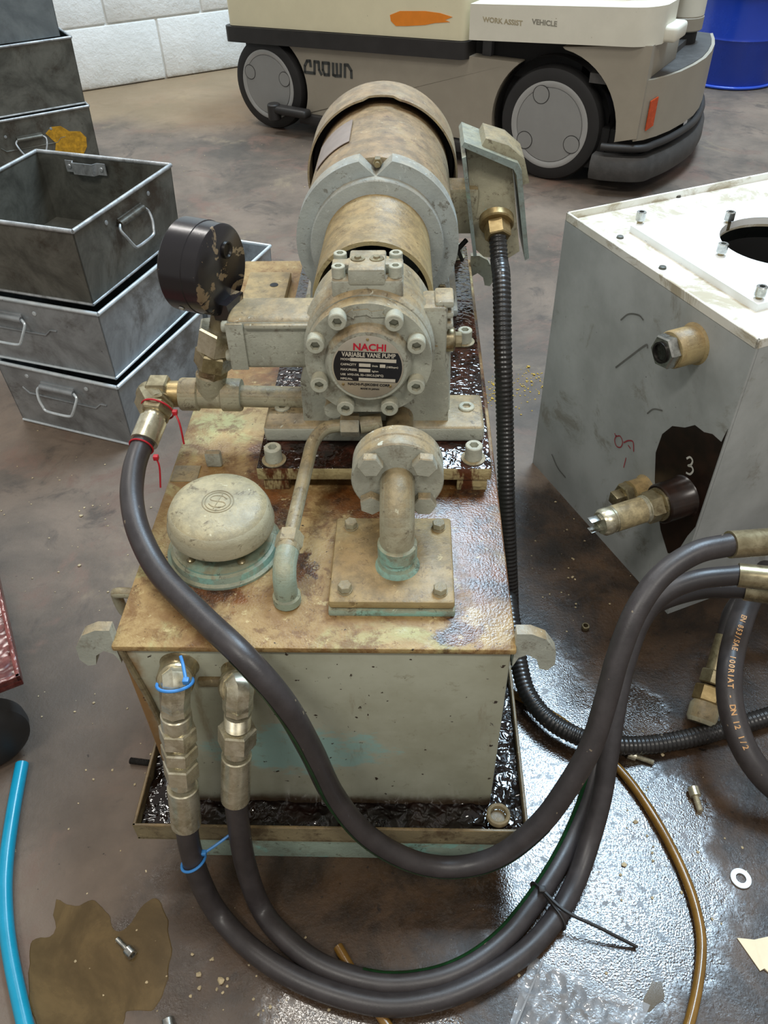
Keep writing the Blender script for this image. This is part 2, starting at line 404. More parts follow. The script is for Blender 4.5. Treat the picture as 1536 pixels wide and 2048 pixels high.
def metal(name, a, b, rough=0.35, sc=12, dirt=None, df=0.6, met=0.85, bump=0.05):
    n = N(name)
    c = n.mix(n.ramp(n.noise(sc, 7, 0.7, 0.5), 0.3, 0.7), srgb(*a), srgb(*b))
    if dirt: c = n.mix(n.math('MULTIPLY', n.ramp(n.noise(sc * 0.7, 7, 0.75, 0.3), 0.5, 0.68), df), c, srgb(*dirt))
    c = n.mix(n.ramp(n.noise(140, 3, 0.6), 0.72, 0.76), c, srgb(50, 46, 42))
    n.bump(n.noise(80, 4), bump, 0.001)
    return n.out(c, n.mixf(n.noise(sc * 2, 5), rough - 0.12, rough + 0.15), met)
MAT['galv'] = metal('galvanised_sheet', (132, 136, 138), (176, 182, 186), 0.36, 9, (96, 92, 86), 0.75, 0.55)
MAT['galvrim'] = metal('bright_galvanised_rim', (196, 208, 214), (226, 234, 238), 0.3, 30, None, 0, 0.5)
MAT['darksteel'] = metal('dirty_dark_steel', (78, 78, 72), (122, 122, 114), 0.4, 9, (62, 50, 38), 0.85, 0.5)
MAT['darkrim'] = metal('worn_dark_rim', (150, 154, 156), (196, 200, 202), 0.35, 30, (90, 88, 84), 0.6, 0.55)
MAT['midsteel'] = metal('grey_steel_sheet', (112, 120, 124), (140, 148, 150), 0.45, 8, (92, 90, 86), 0.5, 0.6)
MAT['zinc'] = metal('zinc_plated_steel', (186, 178, 150), (226, 221, 200), 0.27, 40, (132, 116, 82), 0.55, 0.75)
MAT['zincdark'] = metal('oily_zinc', (132, 120, 92), (180, 168, 136), 0.28, 40, (84, 66, 42), 0.65, 0.75)
MAT['brass'] = metal('brass_fitting', (142, 122, 82), (182, 160, 116), 0.34, 40, (92, 74, 48), 0.75, 0.7)
MAT['steel'] = metal('bright_steel', (150, 150, 146), (206, 206, 200), 0.25, 60, (96, 90, 80), 0.5, 0.95)
MAT['blacksteel'] = metal('black_oxide_steel', (34, 32, 30), (58, 55, 52), 0.35, 40, None, 0, 0.6)
MAT['rubber'] = simple('black_hose_rubber', (60, 55, 55), 0.40, 0, 0.3, 30, 0.12, 500, 0.5, ((120, 108, 90), 110, 0.735))
MAT['rubberwet'] = simple('oily_hose_rubber', (52, 47, 44), 0.2, 0, 0.3, 25, 0.18, 200, 0.6)
MAT['conduit'] = simple('black_ribbed_conduit', (40, 38, 37), 0.3, 0, 0.3, 40, 0.05, 300, 0.6, ((120, 110, 95), 90, 0.72))
MAT['tyre'] = simple('black_tyre', (38, 37, 37), 0.55, 0, 0.25, 12, 0.1, 200)
MAT['blackplast'] = simple('black_plastic_band', (46, 44, 43), 0.5, 0, 0.25, 12, 0.15, 250)
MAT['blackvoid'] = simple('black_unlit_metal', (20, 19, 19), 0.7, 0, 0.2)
MAT['gaugeblk'] = None
MAT['cream'] = simple('cream_plastic', (224, 216, 184), 0.4, 0, 0.06, 6, 0.04, 200, 0.5, ((150, 140, 110), 60, 0.745))
MAT['agvwhite'] = simple('off_white_plastic', (222, 218, 202), 0.4, 0, 0.07, 7, 0.04, 200, 0.5, ((160, 152, 128), 60, 0.745))
MAT['agvgrey'] = simple('warm_grey_plastic', (158, 150, 135), 0.45, 0, 0.10, 6, 0.05, 250)
MAT['agvhub'] = simple('grey_hub_plastic', (148, 148, 146), 0.4, 0.1, 0.06, 10)
MAT['agvhubrim'] = simple('silver_hub_rim', (172, 172, 170), 0.35, 0.2, 0.06, 10)
MAT['bumper'] = simple('scuffed_rubber_bumper', (74, 72, 70), 0.6, 0, 0.35, 25, 0.3, 200)
MAT['orange'] = simple('orange_spray_paint', (236, 138, 36), 0.5, 0, 0.1)
MAT['reflector'] = simple('orange_reflector', (206, 82, 38), 0.25, 0, 0.25, 60)
MAT['logo'] = simple('dark_grey_print', (66, 68, 66), 0.5, 0, 0.1)
MAT['fadedprint'] = simple('faded_brown_print', (176, 164, 134), 0.5, 0, 0.25, 60)
MAT['drum'] = simple('blue_drum_paint', (22, 56, 158), 0.25, 0, 0.12, 5, 0.03, 60, 0.6)
MAT['drumrim'] = simple('blue_drum_rim', (50, 84, 190), 0.22, 0, 0.1, 5)
MAT['yellow'] = simple('yellow_paint', (204, 152, 34), 0.5, 0, 0.5, 60)
MAT['red'] = simple('red_plastic', (186, 30, 44), 0.4, 0, 0.15)
MAT['blueplast'] = simple('blue_plastic_tie', (60, 132, 200), 0.4, 0, 0.15)
MAT['airline'] = simple('blue_air_hose', (20, 140, 172), 0.25, 0, 0.12, 20)
MAT['amber'] = simple('amber_tube', (126, 92, 40), 0.18, 0, 0.3, 30, 0.0, 1, 0.6)
MAT['green'] = simple('green_hose_reflection', (22, 62, 30), 0.3, 0, 0.4, 60)  # colour of a green reflection on the wet hoses
MAT['paper'] = simple('cream_paper', (222, 208, 176), 0.7, 0, 0.08)
MAT['maroon'] = mk_sludge('oily_maroon_paint', (74, 24, 22), (128, 72, 66), 50, 0.8, 0.2)
MAT['plate_metal'] = simple('nameplate_metal', (196, 188, 172), 0.3, 0.5, 0.08, 40)
MAT['plate_black'] = simple('nameplate_black', (26, 25, 32), 0.35, 0, 0.2, 60)
MAT['plate_white'] = simple('nameplate_white', (212, 204, 188), 0.4, 0.1, 0.15, 80)
MAT['plate_red'] = simple('nameplate_red', (196, 24, 54), 0.4, 0, 0.1)
MAT['whiteink'] = simple('white_marker', (214, 212, 204), 0.6)
MAT['redink'] = simple('red_marker', (170, 70, 78), 0.6)
MAT['greyink'] = simple('grey_scuff', (112, 112, 108), 0.6)
MAT['orangeink'] = simple('orange_hose_print', (212, 160, 104), 0.5, 0, 0.3, 200)
MAT['fadedredink'] = simple('faded_red_hose_print', (150, 84, 62), 0.5)
MAT['stain'] = mk_sludge('brown_oil_stain', (24, 15, 11), (44, 27, 20), 6, 0.05, 0.28)
def mk_white(name, a, b, dirt, thr, rough=0.4):
    n = N(name)
    c = n.mix(n.ramp(n.noise(6, 6, 0.65), 0.3, 0.7), srgb(*a), srgb(*b))
    c = n.mix(n.math('MULTIPLY', n.ramp(n.noise(9, 8, 0.75, 0.6), thr, thr + 0.12), 0.7), c, srgb(*dirt))
    c = n.mix(n.ramp(n.noise(75, 4, 0.7), 0.70, 0.74), c, srgb(*[x * 0.5 for x in dirt]))
    n.bump(n.noise(40, 4), 0.04, 0.001)
    return n.out(c, n.mixf(n.noise(15, 5), rough - 0.1, rough + 0.15))
MAT['wtank'] = mk_white('grey_white_cabinet_paint', (156, 160, 159), (182, 186, 186), (128, 124, 112), 0.55)
MAT['wtop'] = mk_white('scuffed_white_top', (216, 213, 200), (234, 234, 228), (150, 134, 98), 0.47)
MAT['wcover'] = mk_white('white_cover_plate', (228, 230, 228), (240, 242, 242), (176, 170, 150), 0.62)
def mk_gauge():
    n = N('chipped_black_gauge_paint')
    c = n.mix(n.ramp(n.noise(15, 6, 0.6, 0.8), 0.585, 0.60), srgb(28, 25, 28), srgb(124, 106, 82))
    c = n.mix(n.ramp(n.noise(120, 3), 0.72, 0.75), c, srgb(150, 140, 120))
    n.bump(n.noise(60, 4), 0.1, 0.001)
    return n.out(c, 0.24, 0, 0.6)
MAT['gaugeblk'] = mk_gauge()
def mk_puddle():
    n = N('brown_oil_puddle'); n.co = n.geo.outputs['Position']
    c = n.mix(n.ramp(n.noise(8, 6, 0.7, 0.6), 0.35, 0.68), srgb(80, 64, 36), srgb(112, 92, 58))
    n.b.inputs['Alpha'].default_value = 0.85
    return n.out(c, 0.12, 0, 0.6)
MAT['puddle'] = mk_puddle()
def mk_bag():
    n = N('clear_plastic_film'); t = n.t
    tr_ = t.nodes.new('ShaderNodeBsdfTransparent'); tr_.inputs[0].default_value = (.93, .93, .93, 1)
    gl = t.nodes.new('ShaderNodeBsdfGlossy'); gl.inputs['Roughness'].default_value = .10
    lw = t.nodes.new('ShaderNodeFresnel'); lw.inputs[0].default_value = 1.9
    mx = t.nodes.new('ShaderNodeMixShader'); t.links.new(n.math('ADD', lw.outputs[0], 0.05), mx.inputs[0])
    t.links.new(tr_.outputs[0], mx.inputs[1]); t.links.new(gl.outputs[0], mx.inputs[2])
    df = t.nodes.new('ShaderNodeBsdfDiffuse'); df.inputs[0].default_value = (.85, .87, .9, 1)
    m2 = t.nodes.new('ShaderNodeMixShader'); m2.inputs[0].default_value = .22
    t.links.new(mx.outputs[0], m2.inputs[1]); t.links.new(df.outputs[0], m2.inputs[2])
    t.links.new(m2.outputs[0], t.nodes['Material Output'].inputs['Surface'])
    return n.m
MAT['bag'] = mk_bag()

# ================================================================== setting
bm = B(); box(bm, (-5.5, -3.0, -0.05), (6.0, 8.6, 0.0))
floor = single('floor', bm, MAT['floor'], None, None, kind='structure', smooth=0)

W0 = V3((-1.506, 4.064, 0)); WD = V3((.862, .507, 0)).normalized(); WN = V3((.507, -.862, 0)).normalized()
wall_m = frame_m(W0, WD, -WN, V3((0, 0, 1)))
wb = B(); box(wb, (-3.6, 0.012, 0), (7.0, 0.14, 2.6))
wb.transform(wall_m)
wall = bpy.data.objects.new('wall_back', to_mesh('wall_back', wb, MAT['wall'], 0)); COL.objects.link(wall)
wall['kind'] = 'structure'; INV['wall_back'] = Matrix.Identity(4)
def block_mesh(l, h):
    b_ = B(); box(b_, (0.004, 0, 0.004), (l - 0.004, 0.03, h - 0.004), 0.006, 2); return to_mesh('block', b_, MAT['wall'], 30)
BL, BH = 0.45, 0.225
full = block_mesh(BL, BH); base_c = block_mesh(BL, 0.255)
for row in range(5):
    z = 0 if row == 0 else 0.255 + (row - 1) * BH
    off = (0.372 if row % 2 == 0 else 0.145) - 4 * BL
    for k in range(15 if row < 3 else 8):
        inst('block', base_c if row == 0 else full, wall, wall_m @ Matrix.Translation((off + k * BL, 0, z)))

# ================================================================== shared hardware
def capscrew(r, h):
    b_ = B(); seg = 24; ri = r * 0.52; c = r * 0.1
    def ring(rad, z, hexa=False):
        out = []
        for k in range(seg):
            a = 2 * math.pi * k / seg; q = rad
            if hexa: q = rad * math.cos(math.pi / 6) / math.cos((a % (math.pi / 3)) - math.pi / 6)
            out.append(b_.verts.new((q * math.cos(a), q * math.sin(a), z)))
        return out
    rs = [ring(r, 0), ring(r, h - c), ring(r - c, h), ring(ri * 1.08, h, True), ring(ri * 1.05, h - r * 0.75, True)]
    for a, b in zip(rs, rs[1:]):
        for k in range(seg): b_.faces.new((a[k], a[(k + 1) % seg], b[(k + 1) % seg], b[k]))
    b_.faces.new(list(reversed(rs[0]))); b_.faces.new(rs[-1])
    return b_
def hexbolt(af, h, washer=0.0):
    b_ = B()
    if washer: cyl(b_, (0, 0, 0), (0, 0, washer), af * 0.62, seg=20)
    hexn(b_, (0, 0, washer), (0, 0, washer + h), af); return b_
ME = {}
ME['cap_pump'] = to_mesh('cap_screw', capscrew(0.0098, 0.014), MAT['screw'])
ME['cap_plate'] = to_mesh('cap_screw', capscrew(0.0102, 0.019), MAT['screw'])
ME['cap_small'] = to_mesh('cap_screw', capscrew(0.0072, 0.012), MAT['screw'])
ME['cap_foot'] = to_mesh('cap_screw', capscrew(0.0098, 0.003), MAT['screw'])
ME['hex_m'] = to_mesh('hex_bolt', hexbolt(0.022, 0.011), MAT['cast'])
ME['hex_s'] = to_mesh('hex_bolt', hexbolt(0.0125, 0.007, 0.0015), MAT['pipe'])
wz = B(); lathe(wz, [(0.014, 0), (0.0145, 0.001), (0.0145, 0.002), (0.0105, 0.0025), (0.0105, 0)], (0, 0, 0), (0, 0, 1), 24, caps=False)
ME['washer'] = to_mesh('washer', wz, MAT['pipe'])

# ================================================================== hydraulic power pack
TZ = 0.4158
pack = thing('hydraulic_power_pack', 'grimy grey-green hydraulic power pack with motor and pump on its oil tank', 'power pack', (-0.0965, 0.92, 0))
b_ = B(); box(b_, (-.2935, .496, .084), (.1005, 1.352, .4085), 0.003)
tank = part('tank_body', b_, MAT['tankface'], pack, 'grey-green tank with a bare turquoise patch')
b_ = B(); tube(b_, spline([(-.2905, .4955, .4075), (-.278, .4945, .30), (-.274, .4945, .18)], 8), 0.0035, 8); part('weld_bead', b_, MAT['trayp'], tank)
b_ = B(); box(b_, (-.2975, .491, .4078), (.1045, 1.357, TZ), 0.0022)
lid = part('tank_lid', b_, MAT['lid'], pack, 'oily rust-brown tank lid')
b_ = B(); box(b_, (-.295, .745, TZ - .001), (-.262, .775, TZ + .0015), 0.0008); part('label_strip', b_, MAT['pipe'], lid)
b_ = B(); box(b_, (-.276, 1.06, TZ - .001), (-.205, 1.285, TZ + .014), 0.003)
for q in ((-.232, 1.255), ):
    pass
blk = part('side_block', b_, MAT['bell'], lid)
b_ = B(); cyl(b_, (-.228, 1.235, TZ + .0135), (-.228, 1.235, TZ + .0146), 0.007, seg=20); part('block_hole', b_, MAT['blackvoid'], lid)
b_ = B(); box(b_, (-.255, .772, TZ), (-.235, .782, TZ + .022), 0.003); part('filler_latch', b_, MAT['paint'], lid)

hook = [(.1035, .4120), (.1035, .432), (.118, .432), (.133, .424), (.1445, .405), (.146, .385), (.140, .375), (.131, .377), (.127, .392), (.117, .400), (.1085, .395), (.1035, .380)]
for yy in (.498, 1.335):
    b_ = B(); prism(b_, hook, (0, yy + .012, 0), (1, 0, 0), (0, 0, 1), 0.012); bevel_all(b_, .0015, 1); part('lifting_hook', b_, MAT['paint'], pack)
    b_ = B(); prism(b_, [(-.193 - x, z) for x, z in hook], (0, yy + .012, 0), (1, 0, 0), (0, 0, 1), 0.012); bevel_all(b_, .0015, 1); part('lifting_hook', b_, MAT['paint'], pack)
for yy in (.575, .665):
    b_ = B(); tube(b_, spline([(-.292, yy, .40), (-.315, yy, .402), (-.322, yy + .006, .39), (-.322, yy + .01, .36), (-.312, yy + .01, .348), (-.292, yy + .01, .346)], 6), 0.006, 10); part('side_handle', b_, MAT['pipe'], pack)

# drip tray and skid
b_ = B()
tx0, tx1, ty0, ty1, tz0, tz1 = -.336, .143, .4536, 1.405, .083, .1166
box(b_, (tx0, ty0, tz0), (tx1, ty1, tz0 + .004))
box(b_, (tx0, ty0, tz0), (tx1, ty0 + .004, tz1), .001, 1); box(b_, (tx0, ty1 - .004, tz0), (tx1, ty1, tz1), .001, 1)
box(b_, (tx0, ty0, tz0), (tx0 + .004, ty1, tz1), .001, 1); box(b_, (tx1 - .004, ty0, tz0), (tx1, ty1, tz1), .001, 1)
tray = part('drip_tray', b_, MAT['trayp'], pack, 'shallow dirty drip tray filled with black oil')
b_ = B()
nx, ny = 60, 110
g = {}
for i in range(nx + 1):
    for j in range(ny + 1):
        x = tx0 + .005 + (tx1 - tx0 - .01) * i / nx; y = ty0 + .005 + (ty1 - ty0 - .01) * j / ny
        z = .101 + .006 * noise.noise(V3((x * 60, y * 60, 1))) + .003 * noise.noise(V3((x * 140, y * 140, 5)))
        g[i, j] = b_.verts.new((x, y, z))
for i in range(nx):
    for j in range(ny): b_.faces.new((g[i, j], g[i + 1, j], g[i + 1, j + 1], g[i, j + 1]))
part('oil', b_, MAT['trayoil'], tray, 'lumpy black oil in the tray', kind='stuff')
b_ = B(); box(b_, (-.30, .472, .0), (.107, .484, .084), .001); box(b_, (-.30, 1.36, 0), (.107, 1.372, .084)); box(b_, (-.30, .484, 0), (-.288, 1.36, .084)); box(b_, (.095, .484, 0), (.107, 1.36, .084))
part('base_skid', b_, MAT['turq'], pack, 'turquoise base skid')

# mounting plate
b_ = B(); box(b_, (-.182, .728, .433), (.095, 1.335, .4508), .002)
mp = part('mounting_plate', b_, MAT['plate'], pack, 'mounting plate soaked in black oil')
for x0, x1 in ((-.176, -.146), (.055, .091)):
    b_ = B(); box(b_, (x0, .731, TZ - .001), (x1, 1.33, .4335), .0015); part('mounting_rail', b_, MAT['plate'], mp)
for p in ((-.1622, .7426), (.0739, .7467), (.0761, 1.0128), (-.165, 1.015), (.0755, 1.29), (-.165, 1.29)):
    inst('washer', ME['washer'], mp, Matrix.Translation((p[0], p[1], .4508)))
    inst('cap_screw', ME['cap_plate'], mp, Matrix.Translation((p[0], p[1], .4525)))

# ---- pump
AX, AZ = -.0465, .578
b_ = B()
box(b_, (-.178, .778, .4508), (.0885, .850, .4735), .005, 3)
prism(b_, [(-.130, .47), (.045, .47), (.044, .53), (.03, .575), (-.115, .575), (-.129, .53)], (0, .842, 0), (1, 0, 0), (0, 0, 1), .05)
lathe(b_, [(.030, 0), (.029, .06), (.027, .11), (.022, .135), (0, .138)], (.018, .822, .47), (0, 0, 1), 28)
lathe(b_, [(.070, 0), (.073, .004), (.073, .022), (.0765, .028), (.0765, .04), (.072, .046), (.0715, .090), (.069, .100), (.05, .103)], (AX, .775, AZ), (0, 1, 0), 56)
pump = part('pump', b_, MAT['cast'], pack, 'cast variable vane pump with bolted cover and nameplate')
b_ = B(); box(b_, (-.205, .79, .547), (-.09, .845, .611), .007, 3); box(b_, (-.206, .787, .548), (-.186, .79, .607), .002); box(b_, (-.185, .786, .6), (-.11, .795, .606), .003)
arm = part('control_housing', b_, MAT['cast'], pump)
for y, z in ((.80, .597), (.833, .600), (.80, .560)):
    b_ = B(); cyl(b_, (-.204, y, z), (-.2125, y, z), .0065, seg=20, ch=.0012); part('pan_screw', b_, MAT['screw'], pump)
# cover flange with a flat bottom
b_ = B()
R0 = .0695
poly = [(R0 * math.cos(a), max(R0 * math.sin(a), -.0665)) for a in [2 * math.pi * k / 72 for k in range(72)]]
prism(b_, poly, (AX, .777, AZ - .001), (1, 0, 0), (0, 0, 1), .019); bevel_all(b_, .0022, 2, 40)
lathe(b_, [(.0480, 0), (.0468, .006), (.0440, .010), (.0425, .0115), (0, .0115)], (AX, .7585, AZ - .001), (0, -1, 0), 48)
cover = part('pump_cover', b_, MAT['cast'], pump)
b_ = B(); prism(b_, [(-.021, .004), (-.013, .0105), (-.013, .008), (.002, .0095), (.006, .0065), (.019, .0085), (.0175, .0045), (.0215, .0005), (.006, .0), (.001, .003), (-.012, .0015), (-.0125, -.0015)], (AX - .001, .7585, AZ + .053), (1, 0, 0), (0, 0, 1), .0018); part('direction_arrow', b_, MAT['cast'], pump)
for i, (x, z) in enumerate(((-.0768, .632), (-.0177, .6305), (.0057, .6033), (-.1018, .6044), (.0056, .552), (-.1012, .5548), (-.024, .5234), (-.0736, .5234))):
    inst('cap_screw', ME['cap_pump'], pump, axis_m((x, .7585, z), (0, -1, 0), i * .7))
for p in ((.0685, .8192), (-.1592, .8195)):
    inst('cap_screw', ME['cap_foot'], pump, Matrix.Translation((p[0], p[1], .4733)))
# nameplate
NY = .7468; NR = .0388; NC = V3((AX - .0003, NY, AZ - .0012)); TI = math.radians(3.2)
def np_m(x, z, d=0.0):      # plate coordinates (mm) to world, text facing the viewer
    c, s = math.cos(-TI), math.sin(-TI)
    return Matrix.Translation(NC + V3(((x * c - z * s) / 1000, -d, (x * s + z * c) / 1000))) @ Matrix.Rotation(-TI, 4, (0, -1, 0)) @ Matrix.Rotation(math.pi / 2, 4, 'X')
b_ = B(); lathe(b_, [(NR, 0), (NR, .0006), (NR - .0006, .0009), (0, .0009)], NC, (0, -1, 0), 56)
part('nameplate', b_, MAT['plate_metal'], pump, 'round metal nameplate reading NACHI VARIABLE VANE PUMP')
def band(x0, x1, z0, z1, mt, d, nm, circ=None):
    pts = []
    if circ:
        for z in [z0 + (z1 - z0) * k / 12 for k in range(13)]: pts.append((math.sqrt(circ ** 2 - z * z), z))
        pts += [(-x, z) for x, z in reversed(pts)]
    else: pts = [(x0, z0), (x1, z0), (x1, z1), (x0, z1)]
    q = B(); prism(q, [(x / 1000, z / 1000) for x, z in pts], (0, 0, 0), (1, 0, 0), (0, 1, 0), .0002)
    q.transform(np_m(0, 0, d)); return part(nm, q, mt, pump, smooth=0)
band(0, 0, -17.5, 19.5, MAT['plate_black'], .0009, 'nameplate_panel', 37.2)
def npt(s, x, z, h, mt, sx=1.0, al='LEFT'):
    part('lettering', text_bm(s, h / 1000, np_m(x, z, .00125), .00008, al, sx), mt, pump, smooth=0)
npt('NACHI', 1.5, 25.0, 11.5, MAT['plate_red'], 1.0, 'CENTER')
npt('VARIABLE VANE PUMP', 0.6, 15.6, 7.6, MAT['plate_white'], .76, 'CENTER')
npt('MODEL', -29.5, 9.6, 3.6, MAT['plate_white']); npt('CAPACITY', -29.5, 3.2, 3.6, MAT['plate_white']); npt('MAX.PRESS.', -29.5, -3.2, 3.6, MAT['plate_white'])
npt('USE  HYD.OIL 32~150C.S.(38°C)', -29.5, -9.4, 3.4, MAT['plate_white']); npt('MFG.No.', -29.5, -14.9, 3.6, MAT['plate_white'])
npt('l/min', 4.6, 2.6, 3.2, MAT['plate_white']); npt('(1800rpm)', 20, 2.0, 3.0, MAT['plate_white']); npt('kg/cm', 4.6, -4.0, 3.0, MAT['plate_white'])
for x0, x1, z0, z1 in ((-19, 30.5, 7.6, 11.8), (-9.5, 3, 1.2, 5.2), (13, 19, 1.0, 5.0), (-9.5, 3, -5.4, -1.4), (-9.5, 30.5, -16.8, -13)):
    band(x0, x1, z0, z1, MAT['plate_white'], .0011, 'nameplate_field')
npt('NACHI-FUJIKOSHI CORP.', 2, -21.6, 4.2, MAT['plate_black'], 1.0, 'CENTER'); npt('MADE IN JAPAN', 3, -27, 2.9, MAT['plate_black'], 1.0, 'CENTER')
for x, z in ((-1, 34.5), (-26.5, -22.5), (25.5, -22.5)):
    q = B(); lathe(q, [(.0017, 0), (.0014, .0008), (0, .0012)], (0, 0, 0), (0, 0, 1), 12); q.transform(np_m(x, z, .0009)); part('rivet', q, MAT['brass'], pump)
# top port block
b_ = B(); box(b_, (-.084, .782, .634), (-.0085, .829, .661), .004, 3); box(b_, (-.066, .7805, .655), (-.027, .829, .673), .0025); box(b_, (-.084, .797, .655), (-.0085, .812, .671), .002)
pb = part('port_cover', b_, MAT['cast'], pump)
for x in (-.0765, -.0165):
    for y in (.7905, .8215): inst('cap_screw', ME['cap_small'], pump, Matrix.Translation((x, y, .661)))
for x in (-.0565, -.0365):
    b_ = B(); lathe(b_, [(.008, 0), (.0075, .0012), (.004, .0015), (.0032, .0035), (0, .0035)], (x, .806, .6728), (0, 0, 1), 20); part('plug', b_, MAT['zincdark'], pump)
# adjuster on the right flank
b_ = B(); box(b_, (.012, .795, .545), (.040, .838, .622), .005)
for k in range(3): box(b_, (.026, .799, .592 + k * .013), (.047, .834, .6005 + k * .013), .003)
part('adjuster_boss', b_, MAT['cast'], pump)
b_ = B(); cyl(b_, (.038, .815, .571), (.050, .815, .571), .0145, seg=24, ch=.002); hexn(b_, (.05, .815, .571), (.058, .815, .571), .015)
part('adjuster_plug', b_, MAT['zincdark'], pump)
b_ = B(); cyl(b_, (-.09, .80, .505), (-.09, .768, .505), .011, seg=20); part('drain_port', b_, MAT['cast'], pump)

# ---- coupling housing and motor
b_ = B()
lathe(b_, [(.0685, 0), (.0735, 0), (.0740, .003), (.0715, .15), (.073, .152)], (AX, .896, AZ + .001), (0, 1, 0), 56, caps=False)
lathe(b_, [(.0685, 0), (.0665, .15)], (AX, .896, AZ + .001), (0, 1, 0), 56, caps=False)
house = part('coupling_housing', b_, MAT['bell'], pack, 'tan half-round coupling housing')
b_ = B(); cyl(b_, (AX, .90, AZ), (AX, 1.04, AZ), .028, seg=32); part('shaft_coupling', b_, MAT['blackvoid'], house)
b_ = B(); lathe(b_, [(.06, 0), (.089, 0), (.0905, .0015), (.0905, .016)], (AX, 1.044, AZ), (0, 1, 0), 64, caps=False); part('housing_flange', b_, MAT['shield'], house)
b_ = B()
R1 = .111
poly = []
for k in range(96):
    a = 2 * math.pi * k / 96 + math.pi / 2
    x, z = R1 * math.cos(a), R1 * math.sin(a)
    poly.append((x, max(z, -.083)))
# triangular pocket at the top
poly = [p for p in poly if not (abs(p[0]) < .020 and p[1] > 0)]
i0 = min(range(len(poly)), key=lambda i: (poly[i][0] - (-.0205)) ** 2 + (poly[i][1] - .109) ** 2)
poly = poly[i0:] + poly[:i0]
poly = [(-.0215, .1088)] + [p for p in poly if not (abs(p[0]) < .0225 and p[1] > 0)] + [(.0215, .1088), (.0, .0895)]
prism(b_, poly, (AX, 1.088, AZ), (1, 0, 0), (0, 0, 1), .030); bevel_all(b_, .002, 2, 50)
motor = part('motor', None or b_, MAT['shield'], pack, 'electric motor with pale end shield and oily tan casing')
b_ = B(); lathe(b_, [(.104, 0), (.1065, .004), (.1065, .02), (.1055, .15), (.105, .27), (.095, .30)], (AX, 1.088, AZ), (0, 1, 0), 72); part('motor_casing', b_, MAT['motor'], motor)
b_ = B(); hexn(b_, (AX + .002, 1.088, AZ + .100), (AX + .002, 1.076, AZ + .100), .011); cyl(b_, (AX + .002, 1.076, AZ + .100), (AX + .002, 1.070, AZ + .100), .0035, seg=12); part('shield_bolt', b_, MAT['zincdark'], motor)
b_ = B(); hexn(b_, (.0435, 1.062, .512), (.0435, 1.054, .512), .011); part('shield_bolt', b_, MAT['zincdark'], motor)
# fan cowl, open at the front, notch at the top
b_ = B(); seg = 80
def cowl_ring(r, y, dn=0.0):
    out = []
    for k in range(seg):
        a = math.pi / 2 + 2 * math.pi * k / seg
        yy = y + (dn if min(k, seg - k) <= 2 else 0)
        out.append(b_.verts.new((AX + r * math.cos(a), yy, AZ + r * math.sin(a))))
    return out
rs = [cowl_ring(.1165, 1.40), cowl_ring(.1165, 1.302, .010), cowl_ring(.1195, 1.302, .010), cowl_ring(.1195, 1.385), cowl_ring(.115, 1.402), cowl_ring(.09, 1.412)]
for a, b in zip(rs, rs[1:]):
    for k in range(seg): b_.faces.new((a[k], a[(k + 1) % seg], b[(k + 1) % seg], b[k]))
b_.faces.new(rs[-1]); part('fan_cowl', b_, MAT['motor'], motor)
b_ = B(); cyl(b_, (AX, 1.345, AZ), (AX, 1.355, AZ), .113, seg=48); part('fan_baffle', b_, MAT['blackvoid'], motor)
# rating plate following the casing
b_ = B(); rr = .1072; gv = {}
for i in range(9):
    for j in range(2):
        a = math.radians(112 + 34 * i / 8); y = (1.165, 1.262)[j]
        gv[i, j] = [b_.verts.new((AX + q * math.cos(a), y, AZ + q * math.sin(a))) for q in (rr, rr + .001)]
for i in range(8):
    b_.faces.new([gv[i, 0][1], gv[i + 1, 0][1], gv[i + 1, 1][1], gv[i, 1][1]])
    for j in (0, 1): b_.faces.new([gv[i, j][0], gv[i + 1, j][0], gv[i + 1, j][1], gv[i, j][1]])
for i in (0, 8): b_.faces.new([gv[i, 0][0], gv[i, 1][0], gv[i, 1][1], gv[i, 0][1]])
part('rating_plate', b_, simple('dulled_plate', (150, 134, 124), 0.45, 0.2, 0.2, 60), motor)
b_ = B(); box(b_, (.0, 1.085, .4508), (.070, 1.27, .463), .004); box(b_, (-.163, 1.085, .4508), (-.09, 1.27, .463), .004)
prism(b_, [(.01, .46), (.06, .46), (.055, .50), (.045, .54), (.01, .53)], (0, 1.26, 0), (1, 0, 0), (0, 0, 1), .16)
prism(b_, [(-.153, .46), (-.103, .46), (-.103, .53), (-.138, .54), (-.148, .50)], (0, 1.26, 0), (1, 0, 0), (0, 0, 1), .16)
part('motor_foot', b_, MAT['shield'], motor)
for p in ((.055, 1.11), (-.148, 1.11)):
    b_ = B(); hexn(b_, (p[0], p[1], .463), (p[0], p[1], .474), .02); part('foot_bolt', b_, MAT['zincdark'], motor)
# terminal box
b_ = B()
prism(b_, [(.079, .648), (.147, .626), (.166, .508), (.150, .497), (.112, .499), (.098, .512)], (0, 1.255, 0), (1, 0, 0), (0, 0, 1), .07); bevel_all(b_, .004, 2)
for v in b_.verts:
    if v.co.y < 1.2 and v.co.z > .60: v.co.y += .035 * min(1, (v.co.z - .60) / .03)
box(b_, (.045, 1.195, .53), (.100, 1.245, .60), .006)
tb = part('terminal_box', b_, MAT['pipe'], motor)
b_ = B(); prism(b_, [(.070, .662), (.074, .668), (.152, .638), (.158, .628), (.182, .496), (.176, .492), (.151, .622), (.146, .630)], (0, 1.278, 0), (1, 0, 0), (0, 0, 1), .091); bevel_all(b_, .001, 1)
part('terminal_lid', b_, MAT['tlid'], motor)
b_ = B(); prism(b_, [(.095, .648), (.105, .668), (.138, .658), (.163, .638), (.173, .605), (.155, .60), (.148, .625)], (0, 1.272, 0), (1, 0, 0), (0, 0, 1), .070); bevel_all(b_, .008, 3); part('terminal_dome', b_, MAT['pipe'], motor)
